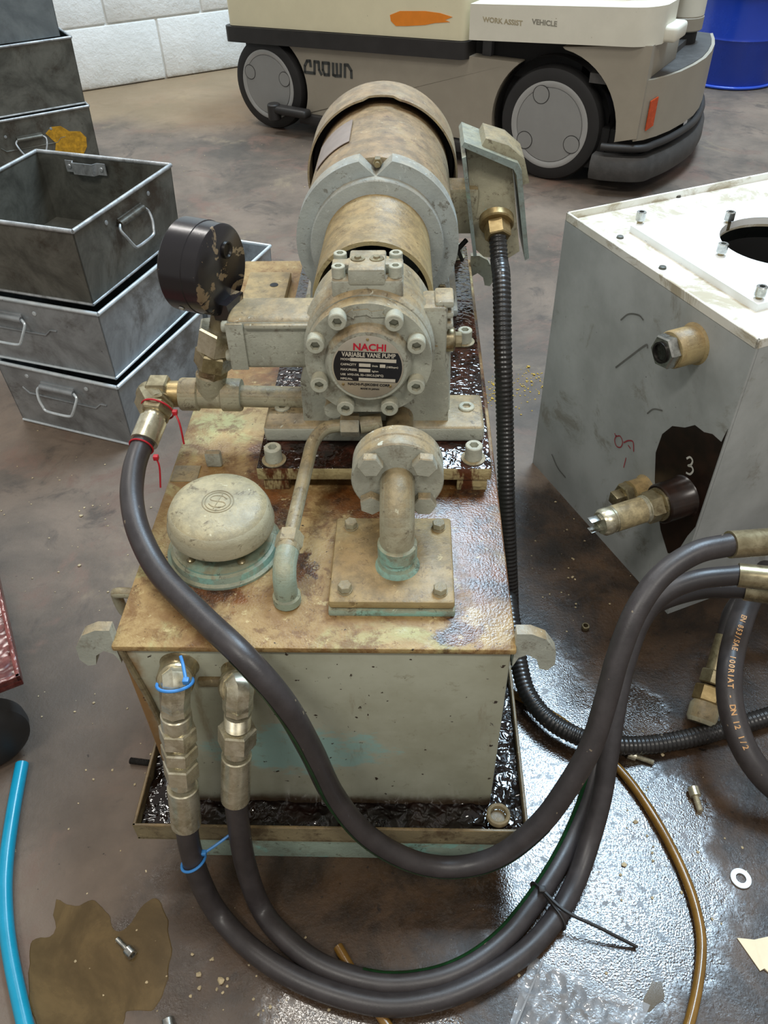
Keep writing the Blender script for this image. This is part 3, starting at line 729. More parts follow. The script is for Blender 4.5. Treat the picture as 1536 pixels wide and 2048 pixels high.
b_ = B(); prism(b_, [(.071, .650), (.0765, .652), (.100, .506), (.095, .504)], (0, 1.265, 0), (1, 0, 0), (0, 0, 1), .09); part('terminal_backplate', b_, MAT['tlid'], motor)
b_ = B(); cyl(b_, (.085, 1.20, .52), (.072, 1.20, .505), .004, seg=8); cyl(b_, (.072, 1.2, .505), (.08, 1.195, .488), .003, seg=8); part('box_screw', b_, MAT['blacksteel'], motor)

# ---- filler breather
FC = V3((-.2062, .630, TZ))
b_ = B(); lathe(b_, [(.0635, 0), (.0635, .003), (.060, .005), (.0585, .012), (.055, .0135), (.055, .016), (.03, .016), (.03, .034)], FC, (0, 0, 1), 48)
br = part('filler_breather', b_, MAT['turq'], pack, 'round filler breather under a domed cap')
b_ = B(); lathe(b_, [(.02, .030), (.0545, .030), (.0575, .032), (.0578, .0345), (.0565, .038), (.0555, .047), (.051, .0565), (.042, .061), (.02, .0632), (0, .0635)], FC + V3((-.001, .004, .006)), (.05, -.05, 1), 56)
part('breather_cap', b_, paint('worn_cap_paint', (178, 172, 146), (166, 150, 112), .7, (130, 172, 160), .62), br)
b_ = B(); em = axis_m(FC + V3((-.001, .004, .006)) + V3((.05, -.05, 1)).normalized() * .0634, (.05, -.05, 1)); em = Matrix.Translation(em.translation) @ V3((0, 0, 1)).rotation_difference(V3((.05, -.05, 1))).to_matrix().to_4x4()
for r_ in (.0165, .0135):
    tube(b_, [V3((r_ * math.cos(a), r_ * math.sin(a), 0)) for a in [2 * math.pi * k / 36 for k in range(36)]], .0007, 6, closed=True)
tube(b_, spline([V3(p) for p in ((.009, .004, 0), (.004, .008, 0), (-.004, .0085, 0), (-.0085, .005, 0), (-.006, .001, 0), (.006, -.001, 0), (.0085, -.005, 0), (.004, -.0085, 0), (-.004, -.008, 0), (-.009, -.004, 0))], 5), .0008, 6)
tube(b_, [V3((.003, .011, 0)), V3((-.003, -.011, 0))], .0007, 6)
b_.transform(em)
part('cap_emblem', b_, MAT['pipe'], br, 'embossed S emblem in an oval')
for a in (-130, -55, 20, 100, 170):
    q = FC + V3((math.cos(math.radians(a)) * .045, math.sin(math.radians(a)) * .045, .016))
    b_ = B(); lathe(b_, [(.0045, 0), (.0045, .002), (.002, .004), (0, .004)], q, (0, 0, 1), 14); part('breather_screw', b_, MAT['zincdark'], br)

# ---- suction cover plate, pipe and flange
b_ = B(); box(b_, (-.0834, .5329, TZ - .001), (.0456, .6605, TZ + .0085), .002)
base = part('suction_cover', b_, MAT['turq'], pack, 'square bolted suction cover plate')
b_ = B(); box(b_, (-.0826, .5340, TZ + .0098), (.0449, .6598, TZ + .0205), .003); part('cover_plate', b_, MAT['bell'], base)
for x, y in ((-.0655, .6440), (.0310, .6430), (-.0665, .5500), (.0303, .5480)):
    inst('hex_bolt', ME['hex_s'], base, Matrix.Translation((x, y, TZ + .0205)) @ Matrix.Rotation(random.random(), 4, 'Z'))
SP = V3((-.0135, .5863, TZ + .0205))
b_ = B(); lathe(b_, [(.0235, 0), (.021, .006), (.0185, .009), (.0178, .02)], SP, (0, 0, 1), 28); part('pipe_weld', b_, MAT['turq'], base)
zc = .5165
cen = SP.y + .046
pts = [SP + V3((0, 0, .012)), SP + V3((0, 0, zc - .046 - SP.z))]
pts += [V3((SP.x, cen - .046 * math.cos(a), zc - .046 + .046 * math.sin(a))) for a in [math.pi / 2 * k / 10 for k in range(1, 11)]]
pts += [V3((SP.x, cen + .012, zc))]
pts[0] = SP + V3((0, 0, .01))
b_ = B(); tube(b_, pts, .0178, 24); part('suction_elbow', b_, MAT['pipe'], base)
b_ = B(); lathe(b_, [(.0205, 0), (.0205, .016), (.0178, .018)], SP + V3((0, 0, .016)), (0, 0, 1), 28); part('elbow_collar', b_, MAT['turq'], base)
fy = .628
b_ = B(); lathe(b_, [(.046, 0), (.0475, .0015), (.0475, .0135), (.0462, .015), (.0462, .0165), (.0475, .018), (.0475, .031), (.046, .0325)], (SP.x, fy, zc), (0, 1, 0), 56)
fl = part('suction_flange', b_, MAT['cast'], pack, 'round bolted suction flange')
b_ = B(); tube(b_, spline([(SP.x, fy + .03, zc - .006), (SP.x, fy + .06, zc - .014), (SP.x, .73, .481), (SP.x, .80, .478)], 6), .0165, 24); part('suction_pipe', b_, MAT['trayp'], fl)
for x, z in ((-.0400, .5420), (.0140, .5420), (-.0405, .4910), (.0142, .4905)):
    inst('hex_bolt', ME['hex_m'], fl, axis_m((x, fy, z), (0, -1, 0), random.random()))

# ---- drain tube from pump to lid
RB = V3((-.1276, .5515, TZ))
b_ = B(); cyl(b_, RB, RB + V3((0, 0, .013)), .0145, seg=24, ch=.002); rp = part('drain_line', b_, MAT['turq'], pack, 'bent drain tube with turquoise elbow')
b_ = B(); tube(b_, spline([RB + V3((0, 0, .010)), RB + V3((0, 0, .024)), RB + V3((0, .004, .036)), RB + V3((0, .014, .043)), RB + V3((.001, .030, .046))], 6), .0122, 20); part('drain_elbow', b_, MAT['turq'], rp)
e0 = RB + V3((.001, .028, .0455)); e1_ = RB + V3((.002, .052, .047))
b_ = B(); hexn(b_, e0 + (e1_ - e0) * .25, e1_, .0255); cyl(b_, e0, e1_, .0125, seg=20); part('drain_nut', b_, MAT['pipe'], rp)
pts = spline([e1_, V3((-.1215, .65, .470)), V3((-.117, .705, .476)), V3((-.1125, .738, .482)), V3((-.100, .757, .487)), V3((-.080, .7625, .488)), V3((-.062, .763, .488))], 8)
b_ = B(); tube(b_, pts, .0078, 16); part('drain_tube', b_, MAT['pipe'], rp)
b_ = B(); hexn(b_, (-.082, .763, .488), (-.060, .763, .488), .024); part('tube_nut', b_, MAT['cast'], rp)
b_ = B(); cyl(b_, (-.060, .763, .488), (-.035, .768, .489), .0105, seg=20); part('tube_stub', b_, MAT['pipe'], rp)

# ---- pressure line: tee, gauge column
PY = .83
b_ = B(); cyl(b_, (-.215, PY, .4835), (-.12, PY, .4805), .0135, seg=24); pl_ = part('pressure_line', b_, MAT['pipe'], pack, 'pressure pipe with tee and gauge column')
b_ = B(); lathe(b_, [(.0195, 0), (.0205, .002), (.0205, .022), (.0175, .024), (.0175, .051), (.0205, .053), (.0205, .074), (.0195, .076)], (-.286, PY, .4865), (1, 0, -.02), 30)
lathe(b_, [(.0175, .0), (.0185, .012), (.0185, .030), (.0165, .032)], (-.2475, PY, .4865), (.14, .0, 1), 24); part('pipe_tee', b_, MAT['pipe'], pl_)
b_ = B(); cyl(b_, (-.300, PY, .4868), (-.284, PY, .4866), .0165, seg=24); part('tee_seal', b_, MAT['brass'], pl_)
g0 = V3((-.2425, PY, .517)); g1 = V3((-.2215, PY, .588)); gd = (g1 - g0).normalized()
b_ = B(); hexn(b_, g0, g0 + gd * .012, .034, .3); part('gauge_bush', b_, MAT['zincdark'], pl_)
b_ = B(); hexn(b_, g0 + gd * .010, g0 + gd * .034, .040, .6); part('gauge_adaptor', b_, MAT['zincdark'], pl_)
b_ = B(); hexn(b_, g0 + gd * .034, g0 + gd * .066, .042, .1); part('gauge_nut', b_, MAT['zinc'], pl_)
b_ = B(); cyl(b_, g0 + gd * .064, g0 + gd * .098, .011, seg=16); part('gauge_stem', b_, MAT['trayp'], pl_)
GN = V3((.93, -.37, 0)).normalized()
GC = V3((-.2075, PY - .003, .6505))          # centre of the visible back face
b_ = B(); lathe(b_, [(.0, 0), (.0465, 0), (.0495, -.0025), (.0500, -.020), (.0508, -.0205), (.0508, -.048), (.047, -.052), (0, -.052)], GC, GN, 56)
ga = part('pressure_gauge', b_, MAT['gaugeblk'], pack, 'black round pressure gauge seen from behind, paint chipped')
gx, gy, gz = basis(GN)
b_ = B(); lathe(b_, [(.0, .0008), (.006, .0008), (.0075, .003), (.009, .003), (.0095, 0)], GC + V3((0, 0, .019)) - gx * 0 + GN.cross(V3((0, 0, 1))) * -.012, GN, 22); part('relief_plug', b_, MAT['blacksteel'], ga)
b_ = B(); q = GC - GN * .034 + (V3((0, 0, -.62)) + GN.cross(V3((0, 0, 1))) * .78) * .0512
lathe(b_, [(.0035, 0), (.003, .0015), (0, .002)], q, (q - (GC - GN * .034)), 12); part('case_screw', b_, MAT['steel'], ga)
b_ = B(); prism(b_, [(-.018, -.032), (.018, -.032), (.013, -.056), (-.013, -.056)], GC - GN * .012, GN.cross(V3((0, 0, 1))) * -1, (0, 0, 1), .022); part('gauge_neck', b_, MAT['gaugeblk'], ga)

# ---- front ports of the tank
FP = [(V3((-.236, .496, .381)), .0185), (V3((-.1765, .496, .371)), .0165)]
for c, r in FP:
    b_ = B(); lathe(b_, [(r + .002, 0), (r, .003), (r, .022), (r - .002, .024)], c, (0, -1, .05), 28); part('port_boss', b_, MAT['zincdark'], tank)
for x in (-.207, -.150):
    b_ = B(); box(b_, (x - .013, .490, .350), (x + .013, .4965, .362), .002); part('port_tab', b_, MAT['trayp'], tank)

# ================================================================== hoses
HR = .0130
def along(p, q, t): return p + (q - p) * t
def stripe(bm, pts, r, ang, wid, up=V3((0, 0, 1))):
    """narrow strip lying on the tube surface, at angle ang from the top"""
    prev = None
    for i in range(len(pts)):
        t = (pts[min(i + 1, len(pts) - 1)] - pts[max(i - 1, 0)]).normalized()
        s = t.cross(up).normalized(); n = s.cross(t)
        row = []
        for k in range(4):
            a = ang + wid * (k / 3 - .5)
            row.append(bm.verts.new(pts[i] + (n * math.cos(a) + s * math.sin(a)) * (r + .0004)))
        if prev:
            for k in range(3): bm.faces.new((prev[k], prev[k + 1], row[k + 1], row[k]))
        prev = row
    return bm
# hose A: gauge tee -> over the tank -> floor -> right
hA = thing('hydraulic_hose', 'black hydraulic hose from the gauge tee draped across the tank lid', 'hose', (-.31, .62, .0), group='black hydraulic hoses of the power pack')
e0 = V3((-.308, PY, .4868))
f0 = Dp(318, 812, .975); f1 = Dp(288, 884, .950); fd = (f1 - f0).normalized()
b_ = B(); hexn(b_, (-.325, PY, .487), (-.300, PY, .4868), .040); cyl(b_, (-.327, PY + .002, .487), f0, .0165, seg=20); hexn(b_, e0 + V3((-.016, -.004, -.002)), f0 + fd * .006, .036)
part('hose_elbow', b_, MAT['zincdark'], hA)
b_ = B(); hexn(b_, f0, f0 + fd * .014, .034); part('swivel_nut', b_, MAT['zincdark'], hA)
b_ = B(); lathe(b_, [(.0125, 0), (.0135, .002), (.0135, .008), (.0165, .010), (.0165, (f1 - f0).length - .012)], f0 + fd * .012, fd, 28); part('ferrule', b_, MAT['zinc'], hA)
Apx = [(278, 905, .940), (267, 945, .918), (264, 1000, .892), (279, 1068, .866), (322, 1148, .838), (398, 1228, .805), (487, 1313, .772), (566, 1404, .785), (622, 1500, .832), (668, 1592, .888), (735, 1672, .930), (825, 1722, .955), (912, 1734, .965), (998, 1712, .955), (1078, 1650, .935), (1138, 1570, .918), (1183, 1490, .905), (1212, 1400, .895), (1237, 1310, .888), (1272, 1222, .885), (1322, 1152, .888), (1390, 1106, .893), (1462, 1089, .898)]
A_ = [f1 - fd * .012] + [Dp(*p) for p in Apx]
Ap = spline(A_, 10)
b_ = B(); tube(b_, Ap, HR, 18); tA = part('hose_tube', b_, MAT['rubber'], hA)
b_ = B(); stripe(b_, Ap[int(len(Ap) * .30):int(len(Ap) * .66)], HR, 1.75, .35); part('green_reflection', b_, MAT['green'], tA)  # green reflection on the wet rubber, laid on as a coloured strip
ra = Dp(1462, 1089, .898); rb = Dp(1560, 1082, .91)
b_ = B(); lathe(b_, [(.0155, 0), (.0158, (rb - ra).length)], ra + (ra - rb) * .03, rb - ra, 26); part('ferrule', b_, MAT['zincdark'], hA)
b_ = B(); hexn(b_, rb, rb + (rb - ra).normalized() * .03, .032); part('swivel_nut', b_, MAT['zincdark'], hA)

def tank_hose(label, port, seq, hosepts, end0, end1, base):
    """hose screwed into the tank front: seq is a list of (kind, t0, t1, size) along the fitting axis"""
    h = thing('hydraulic_hose', label, 'hose', base, group='black hydraulic hoses of the power pack')
    P0, P1, ax0, ax1 = port
    bb = B(); lathe(bb, [(.0165, 0), (.0185, .002), (.0185, .012), (.0165, .014)], P0, P1 - P0, 24); part('lock_nut', bb, MAT['zincdark'], h)
    bb = B(); tube(bb, spline([along(P0, P1, .5), P1, along(P1, ax0, .5) + V3((0, -.003, 0)), ax0, along(ax0, ax1, .06)], 6), .0155, 8); part('elbow', bb, MAT['zinc'], h)
    for kind, t0, t1, s in seq:
        bb = B(); a, c = along(ax0, ax1, t0), along(ax0, ax1, t1)
        if kind == 'hex': hexn(bb, a, c, s, .5)
        elif kind == 'thread':
            n_ = 9; prof = []
            for k in range(n_): prof += [(s / 2, k / n_), (s / 2 - .0012, (k + .5) / n_)]
            lathe(bb, [(r, q * (c - a).length) for r, q in prof], a, c - a, 20)
        else: cyl(bb, a, c, s / 2, seg=26, ch=.0012)
        part({'hex': 'swivel_nut', 'thread': 'thread', 'col': 'collar', 'fer': 'ferrule'}[kind], bb, MAT['zinc'], h)
    last = along(ax0, ax1, 1.0)
    pts = spline([along(ax0, ax1, .93), last] + hosepts, 10)
    bb = B(); tube(bb, pts, HR, 18); tb_ = part('hose_tube', bb, MAT['rubber'], h)
    bb = B(); lathe(bb, [(.0155, 0), (.0158, (end1 - end0).length)], end0, end1 - end0, 26); part('ferrule', bb, MAT['zincdark'], h)
    bb = B(); hexn(bb, end1, end1 + (end1 - end0).normalized() * .03, .032); part('swivel_nut', bb, MAT['zincdark'], h)
    return h, tb_, pts
Bz = [(440, 1832, .014), (515, 1908, .0135), (620, 1970, .0135), (755, 2008, .0135), (862, 2000, .0135), (952, 1967, .0135), (1040, 1912, .0135), (1102, 1848, .0135), (1147, 1772, .016), (1177, 1690, .035), (1202, 1600, .075), (1217, 1510, .118), (1231, 1420, .160), (1250, 1330, .200), (1280, 1245, .240), (1325, 1190, .268), (1392, 1160, .285), (1478, 1150, .29)]
axB0, axB1 = Yp(350, 1405, .464), Yp(372, 1640, .434)
hosB = [Yp(380, 1695, .424), Yp(402, 1765, .408)] + [Zp(*p) for p in Bz]
hB, tB, pB = tank_hose('black hydraulic hose from the tank port with the blue tie, outer of the loop', (FP[0][0] + V3((0, -.018, 0)), Yp(352, 1365, .467), axB0, axB1),
    [('col', .08, .20, .032), ('hex', .18, .30, .034), ('col', .29, .33, .025), ('hex', .33, .43, .034), ('col', .42, .47, .022), ('hex', .47, .60, .033), ('col', .60, .66, .028), ('fer', .68, 1.03, .0345)],
    hosB, Zp(1476, 1150, .29), Zp(1570, 1160, .295), (-.25, .44, 0))
Cz = [(520, 1812, .016), (566, 1872, .0135), (645, 1932, .0135), (757, 1966, .0135), (858, 1960, .0135), (938, 1930, .0135), (1005, 1880, .0135), (1058, 1818, .0135), (1108, 1744, .0135), (1146, 1672, .016), (1178, 1590, .036), (1200, 1500, .068), (1214, 1410, .100), (1232, 1325, .132), (1262, 1255, .165), (1312, 1208, .195), (1400, 1180, .215), (1490, 1178, .222)]
axC0, axC1 = Yp(476, 1405, .466), Yp(471, 1592, .444)
hosC = [Yp(476, 1640, .436), Yp(490, 1725, .424)] + [Zp(*p) for p in Cz]
hC, tC, pC = tank_hose('black hydraulic hose from the right tank port, inner of the loop', (FP[1][0] + V3((0, -.018, 0)), Yp(477, 1375, .469), axC0, axC1),
    [('thread', .10, .24, .028), ('hex', .24, .42, .035), ('col', .42, .50, .029), ('fer', .53, 1.03, .0325)],
    hosC, Zp(1488, 1178, .222), Zp(1570, 1190, .225), (-.18, .45, 0))
b_ = B(); n_ = len(pC); stripe(b_, pC[int(n_ * .32):int(n_ * .74)], HR, -.85, .55); part('green_reflection', b_, MAT['green'], tC)  # coloured strip painting the green reflection along the inner edge

# conduit from the terminal box
cd = thing('flexible_conduit', 'black ribbed electrical conduit from the motor box down to the floor', 'conduit', (.12, 1.15, 0))
c0 = V3((.1265, 1.185, .560))
b_ = B(); cyl(b_, c0, c0 + V3((.0, -.012, -.006)), .026, seg=28, ch=.002); part('gland_base', b_, MAT['brass'], cd)
b_ = B(); hexn(b_, c0 + V3((0, -.010, -.005)), c0 + V3((.002, -.030, -.018)), .034, .3); part('gland_nut', b_, MAT['brass'], cd)
Cp = [c0 + V3((.001, -.022, -.012)), c0 + V3((.004, -.050, -.045)), Yp(1003, 560, 1.095), Yp(1006, 700, 1.03), Yp(1010, 850, .985), Yp(1013, 1000, .93), Yp(1018, 1130, .89), Yp(1022, 1230, .86)]
Cp += [V3((.155, .84, .09)), Zp(1042, 1345, .045), Zp(1062, 1398, .032), Zp(1098, 1440, .028), Zp(1150, 1470, .0275), Zp(1210, 1488, .027), Zp(1290, 1490, .017), Zp(1370, 1478, .014), Zp(1450, 1458, .0138), Zp(1560, 1425, .0138), Zp(1700, 1370, .0138), Zp(1900, 1300, .0138)]
cp = spline(Cp, 36)
# resample evenly for the ribs
L = [0]
for a, b in zip(cp, cp[1:]): L.append(L[-1] + (b - a).length)
nn = int(L[-1] / .00165); ev = []; j = 0
for k in range(nn + 1):
    s = L[-1] * k / nn
    while j < len(L) - 2 and L[j + 1] < s: j += 1
    ev.append(along(cp[j], cp[j + 1], (s - L[j]) / max(L[j + 1] - L[j], 1e-9)))
b_ = B(); tube(b_, ev, lambda i: .0136 if i % 4 < 2 else .0125, 14); part('ribbed_sleeve', b_, MAT['conduit'], cd)

# amber tube, air hose
b_ = B(); tube(b_, spline([Zp(*p, .0065) for p in ((985, 1372), (1030, 1390), (1120, 1440), (1180, 1490), (1240, 1540), (1300, 1620), (1360, 1730), (1395, 1830), (1402, 1920), (1378, 2048), (1330, 2160))], 10), .0062, 14)
single('drain_tube', b_, MAT['amber'], 'long amber plastic tube curving over the wet floor at right', 'tube')
b_ = B(); tube(b_, spline([Zp(*p, .006) for p in ((676, 1893), (706, 1945), (748, 2010), (790, 2075))], 8), .0062, 14)
single('drain_tube', b_, MAT['amber'], 'short cut end of amber tube inside the hose loop', 'tube')
b_ = B(); tube(b_, spline([Zp(*p, .0095) for p in ((44, 1528), (27, 1620), (13, 1720), (10, 1800), (19, 1900), (50, 2048), (80, 2160))], 10), .0093, 16)
single('air_hose', b_, MAT['airline'], 'bright blue air hose lying along the left edge', 'hose')

# printed hose at the right edge and the fitting behind it
ph = thing('hydraulic_hose', 'thick black hose with orange printing at the right edge', 'hose', Zp(1480, 1420, 0))
Pp = [Zp(1535, 1140, .135), Zp(1496, 1206, .145), Zp(1468, 1290, .14), Zp(1458, 1370, .125), Zp(1470, 1448, .10), Zp(1502, 1520, .075), Zp(1556, 1580, .05), Zp(1640, 1630, .03), Zp(1800, 1660, .0165), Zp(2000, 1640, .0165)]
pp = spline(Pp, 12)
b_ = B(); tube(b_, pp, .0172, 20); phT = part('hose_tube', b_, MAT['rubber'], ph)
def print_on(pts, r, s, t0, size, mt, parent, ang):
    Ls = [0]
    for a, b in zip(pts, pts[1:]): Ls.append(Ls[-1] + (b - a).length)
    d = t0 * Ls[-1]
    for ch in s:
        if ch != ' ':
            j = max(i for i in range(len(Ls) - 1) if Ls[i] <= d)
            p = along(pts[j], pts[j + 1], (d - Ls[j]) / (Ls[j + 1] - Ls[j])); t = (pts[j + 1] - pts[j]).normalized()
            view = (CP - p).normalized(); side = t.cross(view).normalized(); n = side.cross(t).normalized()
            nn_ = (n * math.cos(ang) + side * math.sin(ang)); y = nn_.cross(t)
            bb = text_bm(ch, size, frame_m(p + nn_ * (r + .0004), t, y, nn_), .0001)
            part('print', bb, mt, parent, smooth=0)
        d += size * .62
print_on(pp, .0172, 'EN 853/SAE 100R1AT - DN 12 1/2', .20, .0102, MAT['orangeink'], phT, -.1)
print_on(pp, .0172, '2018', .085, .0095, MAT['fadedredink'], phT, 0)
rf = thing('hose_fitting', 'oily brass-coloured hose fitting standing on the floor behind the printed hose', 'fitting', Zp(1402, 1455, 0))
q0, q1 = Zp(1404, 1434, .020), Zp(1438, 1318, .068); qd = (q1 - q0).normalized(); ql = (q1 - q0).length
b_ = B(); lathe(b_, [(.0, 0), (.018, .0), (.0215, .006), (.0215, .026), (.018, .032)], q0 - qd * .010, qd, 26); part('cap', b_, MAT['pipe'], rf)
b_ = B(); hexn(b_, q0 + qd * .022, q0 + qd * .046, .037); part('hex_nut', b_, MAT['brass'], rf)
b_ = B(); hexn(b_, q0 + qd * .049, q0 + qd * .070, .034, .3); part('hex_nut', b_, MAT['zincdark'], rf)
b_ = B(); cyl(b_, q0 + qd * .070, q0 + qd * .125, .0145, seg=24); part('ferrule', b_, MAT['zincdark'], rf)
b_ = B(); tube(b_, spline([q0 + qd * .12, q0 + qd * .17, q0 + qd * .21 + V3((.03, 0, 0)), q0 + qd * .22 + V3((.09, 0, .0)), q0 + qd * .22 + V3((.2, .02, 0))], 8), .0125, 16); part('hose_tube', b_, MAT['rubber'], rf)

# ---- ties
def tie(label, mt, c, axis, r, tail, wid=.0022, name='cable_tie'):
    t_ = thing(name, label, 'cable tie', c)
    x, y, z = basis(axis)
    ring = [V3(c) + (x * math.cos(a) + y * math.sin(a)) * r for a in [2 * math.pi * k / 40 for k in range(40)]]
    bb = B(); tube(bb, ring, wid / 2, 8, closed=True); part('loop', bb, mt, t_)
    bb = B(); tube(bb, spline(tail, 8), wid / 2, 8); part('tail', bb, mt, t_)
    h0 = V3(tail[0]); bb = B(); box(bb, h0 - V3((.003, .003, .003)), h0 + V3((.003, .003, .003)), .001); part('head', bb, mt, t_)
ix = lambda pts, px, py: min(range(1, len(pts) - 1), key=lambda i: (proj(pts[i]) - V3((px, py))).length)
def proj(p):
    q = RM.transposed() @ (V3(p) - CP); return V3((768 + q.x / -q.z * F, 1024 - q.y / -q.z * F)).to_2d()
def V2(a, b): return V3((a, b, 0)).to_2d()
def near(pts, px, py): return min(range(1, len(pts) - 1), key=lambda i: (proj(pts[i]) - V2(px, py)).length)
i = near(Ap, 285, 893)
tie('red tie wrapped round the hose just below its ferrule', MAT['red'], Ap[i], Ap[i + 1] - Ap[i - 1], HR + .001, [Dp(312, 915, .92), Dp(319, 935, .925), Dp(321, 975, .935)])
tie('red tie on the hose elbow beside the tee, tail hanging', MAT['red'], f0 + fd * .005, fd, .0195, [Dp(350, 825, .955), Dp(360, 850, .955), Dp(368, 888, .965)], .0024)
i = near(pB, 392, 1718)
tie('blue tie round the outer tank hose above the floor', MAT['blueplast'], pB[i], (pB[i + 1] - pB[i - 1]).normalized() + V3((.25, 0, .15)), HR + .0022, [Dp(408, 1706, .945), Dp(432, 1690, .95), Dp(462, 1668, .955)], .0034)
tie('blue tie round the left port elbow under the lid', MAT['blueplast'], Yp(350, 1366, .466), V3((.05, -.5, -1)), .0175, [Yp(372, 1362, .452), Yp(366, 1330, .468), Yp(361, 1312, .476)], .0034)
i = near(pC, 1080, 1795); j_ = near(pB, 1112, 1838)
bt = thing('cable_tie', 'black tie binding the two looped hoses, long tail sticking out', 'cable tie', (pC[i] + pB[j_]) / 2)
m_ = (pC[i] + pB[j_]) / 2; dirn = (pB[j_] - pC[i]); dd = dirn.length / 2; dn = dirn.normalized(); tn = (pC[i + 1] - pC[i - 1]).normalized(); un = dn.cross(tn).normalized()
if un.z < 0: un = -un
rr = HR + .0012; loop = [m_ + dn * (dd + rr * math.sin(a)) + un * rr * math.cos(a) for a in [math.pi * k / 10 for k in range(11)]] + [m_ - dn * (dd + rr * math.sin(a)) - un * rr * math.cos(a) for a in [math.pi * k / 10 for k in range(11)]]
b_ = B(); tube(b_, loop, .0015, 6, closed=True, prof=[(-.0008, -.003), (.0008, -.003), (.0008, .003), (-.0008, .003)]); part('loop', b_, MAT['blackplast'], bt)
hd = m_ - dn * dd * .9 + un * (rr + .003)
b_ = B(); box(b_, hd - V3((.004, .004, .003)), hd + V3((.004, .004, .004)), .001); part('head', b_, MAT['blackplast'], bt)
b_ = B(); tube(b_, spline([hd, Zp(1130, 1822, .032), Zp(1200, 1856, .022), Zp(1274, 1894, .004)], 8), .0015, 6, prof=[(-.0012, -.0027), (.0012, -.0027), (.0012, .0027), (-.0012, .0027)]); part('tail', b_, MAT['blackplast'], bt)

# ================================================================== steel totes
def make_tote(name, label, loc, rz, wd, dp, h, mb, mr, group, handles=('front',), straps=False, lips=True):
    t_ = thing(name, label, 'tote box', loc, rz, group)
    th = .0022; ins = .006                       # origin at the near right bottom corner
    def wall_(a0, a1, n):
        bb = B(); a0 = V3(a0); a1 = V3(a1); n = V3(n)
        top0, top1 = a0 + n * ins + V3((0, 0, h)), a1 + n * ins + V3((0, 0, h))
        d = (a1 - a0).normalized(); top0 -= d * ins; top1 += d * ins
        vs_ = [a0, a1, top1, top0]; q = [bb.verts.new(v) for v in vs_] + [bb.verts.new(v - n * th) for v in vs_]
        for f in ((0, 1, 2, 3), (7, 6, 5, 4), (0, 4, 5, 1), (1, 5, 6, 2), (2, 6, 7, 3), (3, 7, 4, 0)): bb.faces.new([q[k] for k in f])
        return bb
    x0, x1, y0, y1 = -wd + ins, -ins, ins, dp - ins
    part('front_wall', wall_((x0, y0, 0), (x1, y0, 0), (0, -1, 0)), mb, t_, local=True)
    part('back_wall', wall_((x0, y1, 0), (x1, y1, 0), (0, 1, 0)), mb, t_, local=True)
    part('side_wall', wall_((x1, y0, 0), (x1, y1, 0), (1, 0, 0)), mb, t_, local=True)
    part('side_wall', wall_((x0, y0, 0), (x0, y1, 0), (-1, 0, 0)), mb, t_, local=True)
    bb = B(); box(bb, (x0, y0, .004), (x1, y1, .008)); part('floor_panel', bb, mb, t_, local=True)
    rim = [(0, 0, h), (0, dp, h), (-wd, dp, h), (-wd, 0, h)]
    for a, b in zip(rim, rim[1:] + rim[:1]):
        bb = B(); cyl(bb, a, b, .0042, seg=10); part('rim', bb, mr, t_, local=True)
    if lips:
        bb = B()
        for a, b in (((0 - ins, ins, .004), (-ins, dp - ins, .004)), ((-ins, ins, .004), (-wd + ins, ins, .004))): cyl(bb, a, b, .003, seg=8)
        part('foot_rail', bb, mr, t_, local=True)
    for s in handles:
        if s == 'front': M_ = Matrix.Translation((-wd * .52, ins * .35, h * .68))
        elif s == 'left_front': M_ = Matrix.Translation((-wd * .75, ins * .35, h * .66))
        else: M_ = Matrix.Translation((-ins * .35, dp * .50, h * .66)) @ Matrix.Rotation(math.pi / 2, 4, 'Z')
        bb = B(); cyl(bb, (-.042, -.006, .012), (.042, -.006, .012), .0065, seg=14); box(bb, (-.042, -.004, .006), (.042, .001, .022), .001)
        bb.transform(M_); hb = part('handle', bb, mb, t_, local=True)
        bb = B(); tube(bb, spline([(-.042, -.006, .012), (-.050, -.010, .004), (-.046, -.018, -.012), (-.038, -.022, -.028), (-.030, -.024, -.036), (0, -.025, -.037), (.030, -.024, -.036), (.038, -.022, -.028), (.046, -.018, -.012), (.050, -.010, .004), (.042, -.006, .012)], 5), .003, 8)
        bb.transform(M_); part('handle_wire', bb, mr, hb, local=True)
        if s != 'side':
            bb = B(); tube(bb, [(-.10, 0, -.005), (-.085, 0, -.018), (.085, 0, -.018), (.10, 0, -.005), (.115, 0, -.005)], .0022, 8); bb.transform(M_); part('pressed_rib', bb, mb, t_, local=True)
        for x in (-.075, .075):
            bb = B(); lathe(bb, [(.005, 0), (.0045, .0018), (0, .003)], (x, -.0005, .028), (0, -1, 0), 12); bb.transform(M_); part('rivet', bb, mr, t_, local=True)
    if straps:
        for fx, M_ in ((0, Matrix.Translation((-wd * .62, dp - ins * .6, h * .86)) @ Matrix.Rotation(math.pi, 4, 'Z') @ Matrix.Rotation(math.pi, 4, 'Z')),):
            bb = B(); prism(bb, [(-.050, -.005), (-.030, -.005), (-.024, -.016), (.024, -.016), (.030, -.005), (.050, -.005), (.050, -.007), (.031, -.007), (.025, -.018), (-.025, -.018), (-.031, -.007), (-.050, -.007)], (0, 0, -.012), (1, 0, 0), (0, 1, 0), .024)
            bb.transform(M_); part('inner_strap', bb, mr, t_, local=True)
            for x in (-.04, .04):
                bb = B(); lathe(bb, [(.005, 0), (.004, .002), (0, .003)], (x, -.008, 0), (0, -1, 0), 12); bb.transform(M_); part('rivet', bb, mr, t_, local=True)
    return t_
RZ1 = math.radians(-19.2)
make_tote('steel_tote', 'galvanised tote at the bottom of the near left stack', (-.590, 1.345, 0), RZ1, .303, .335, .155, MAT['galv'], MAT['galvrim'], 'steel totes', ('front',))
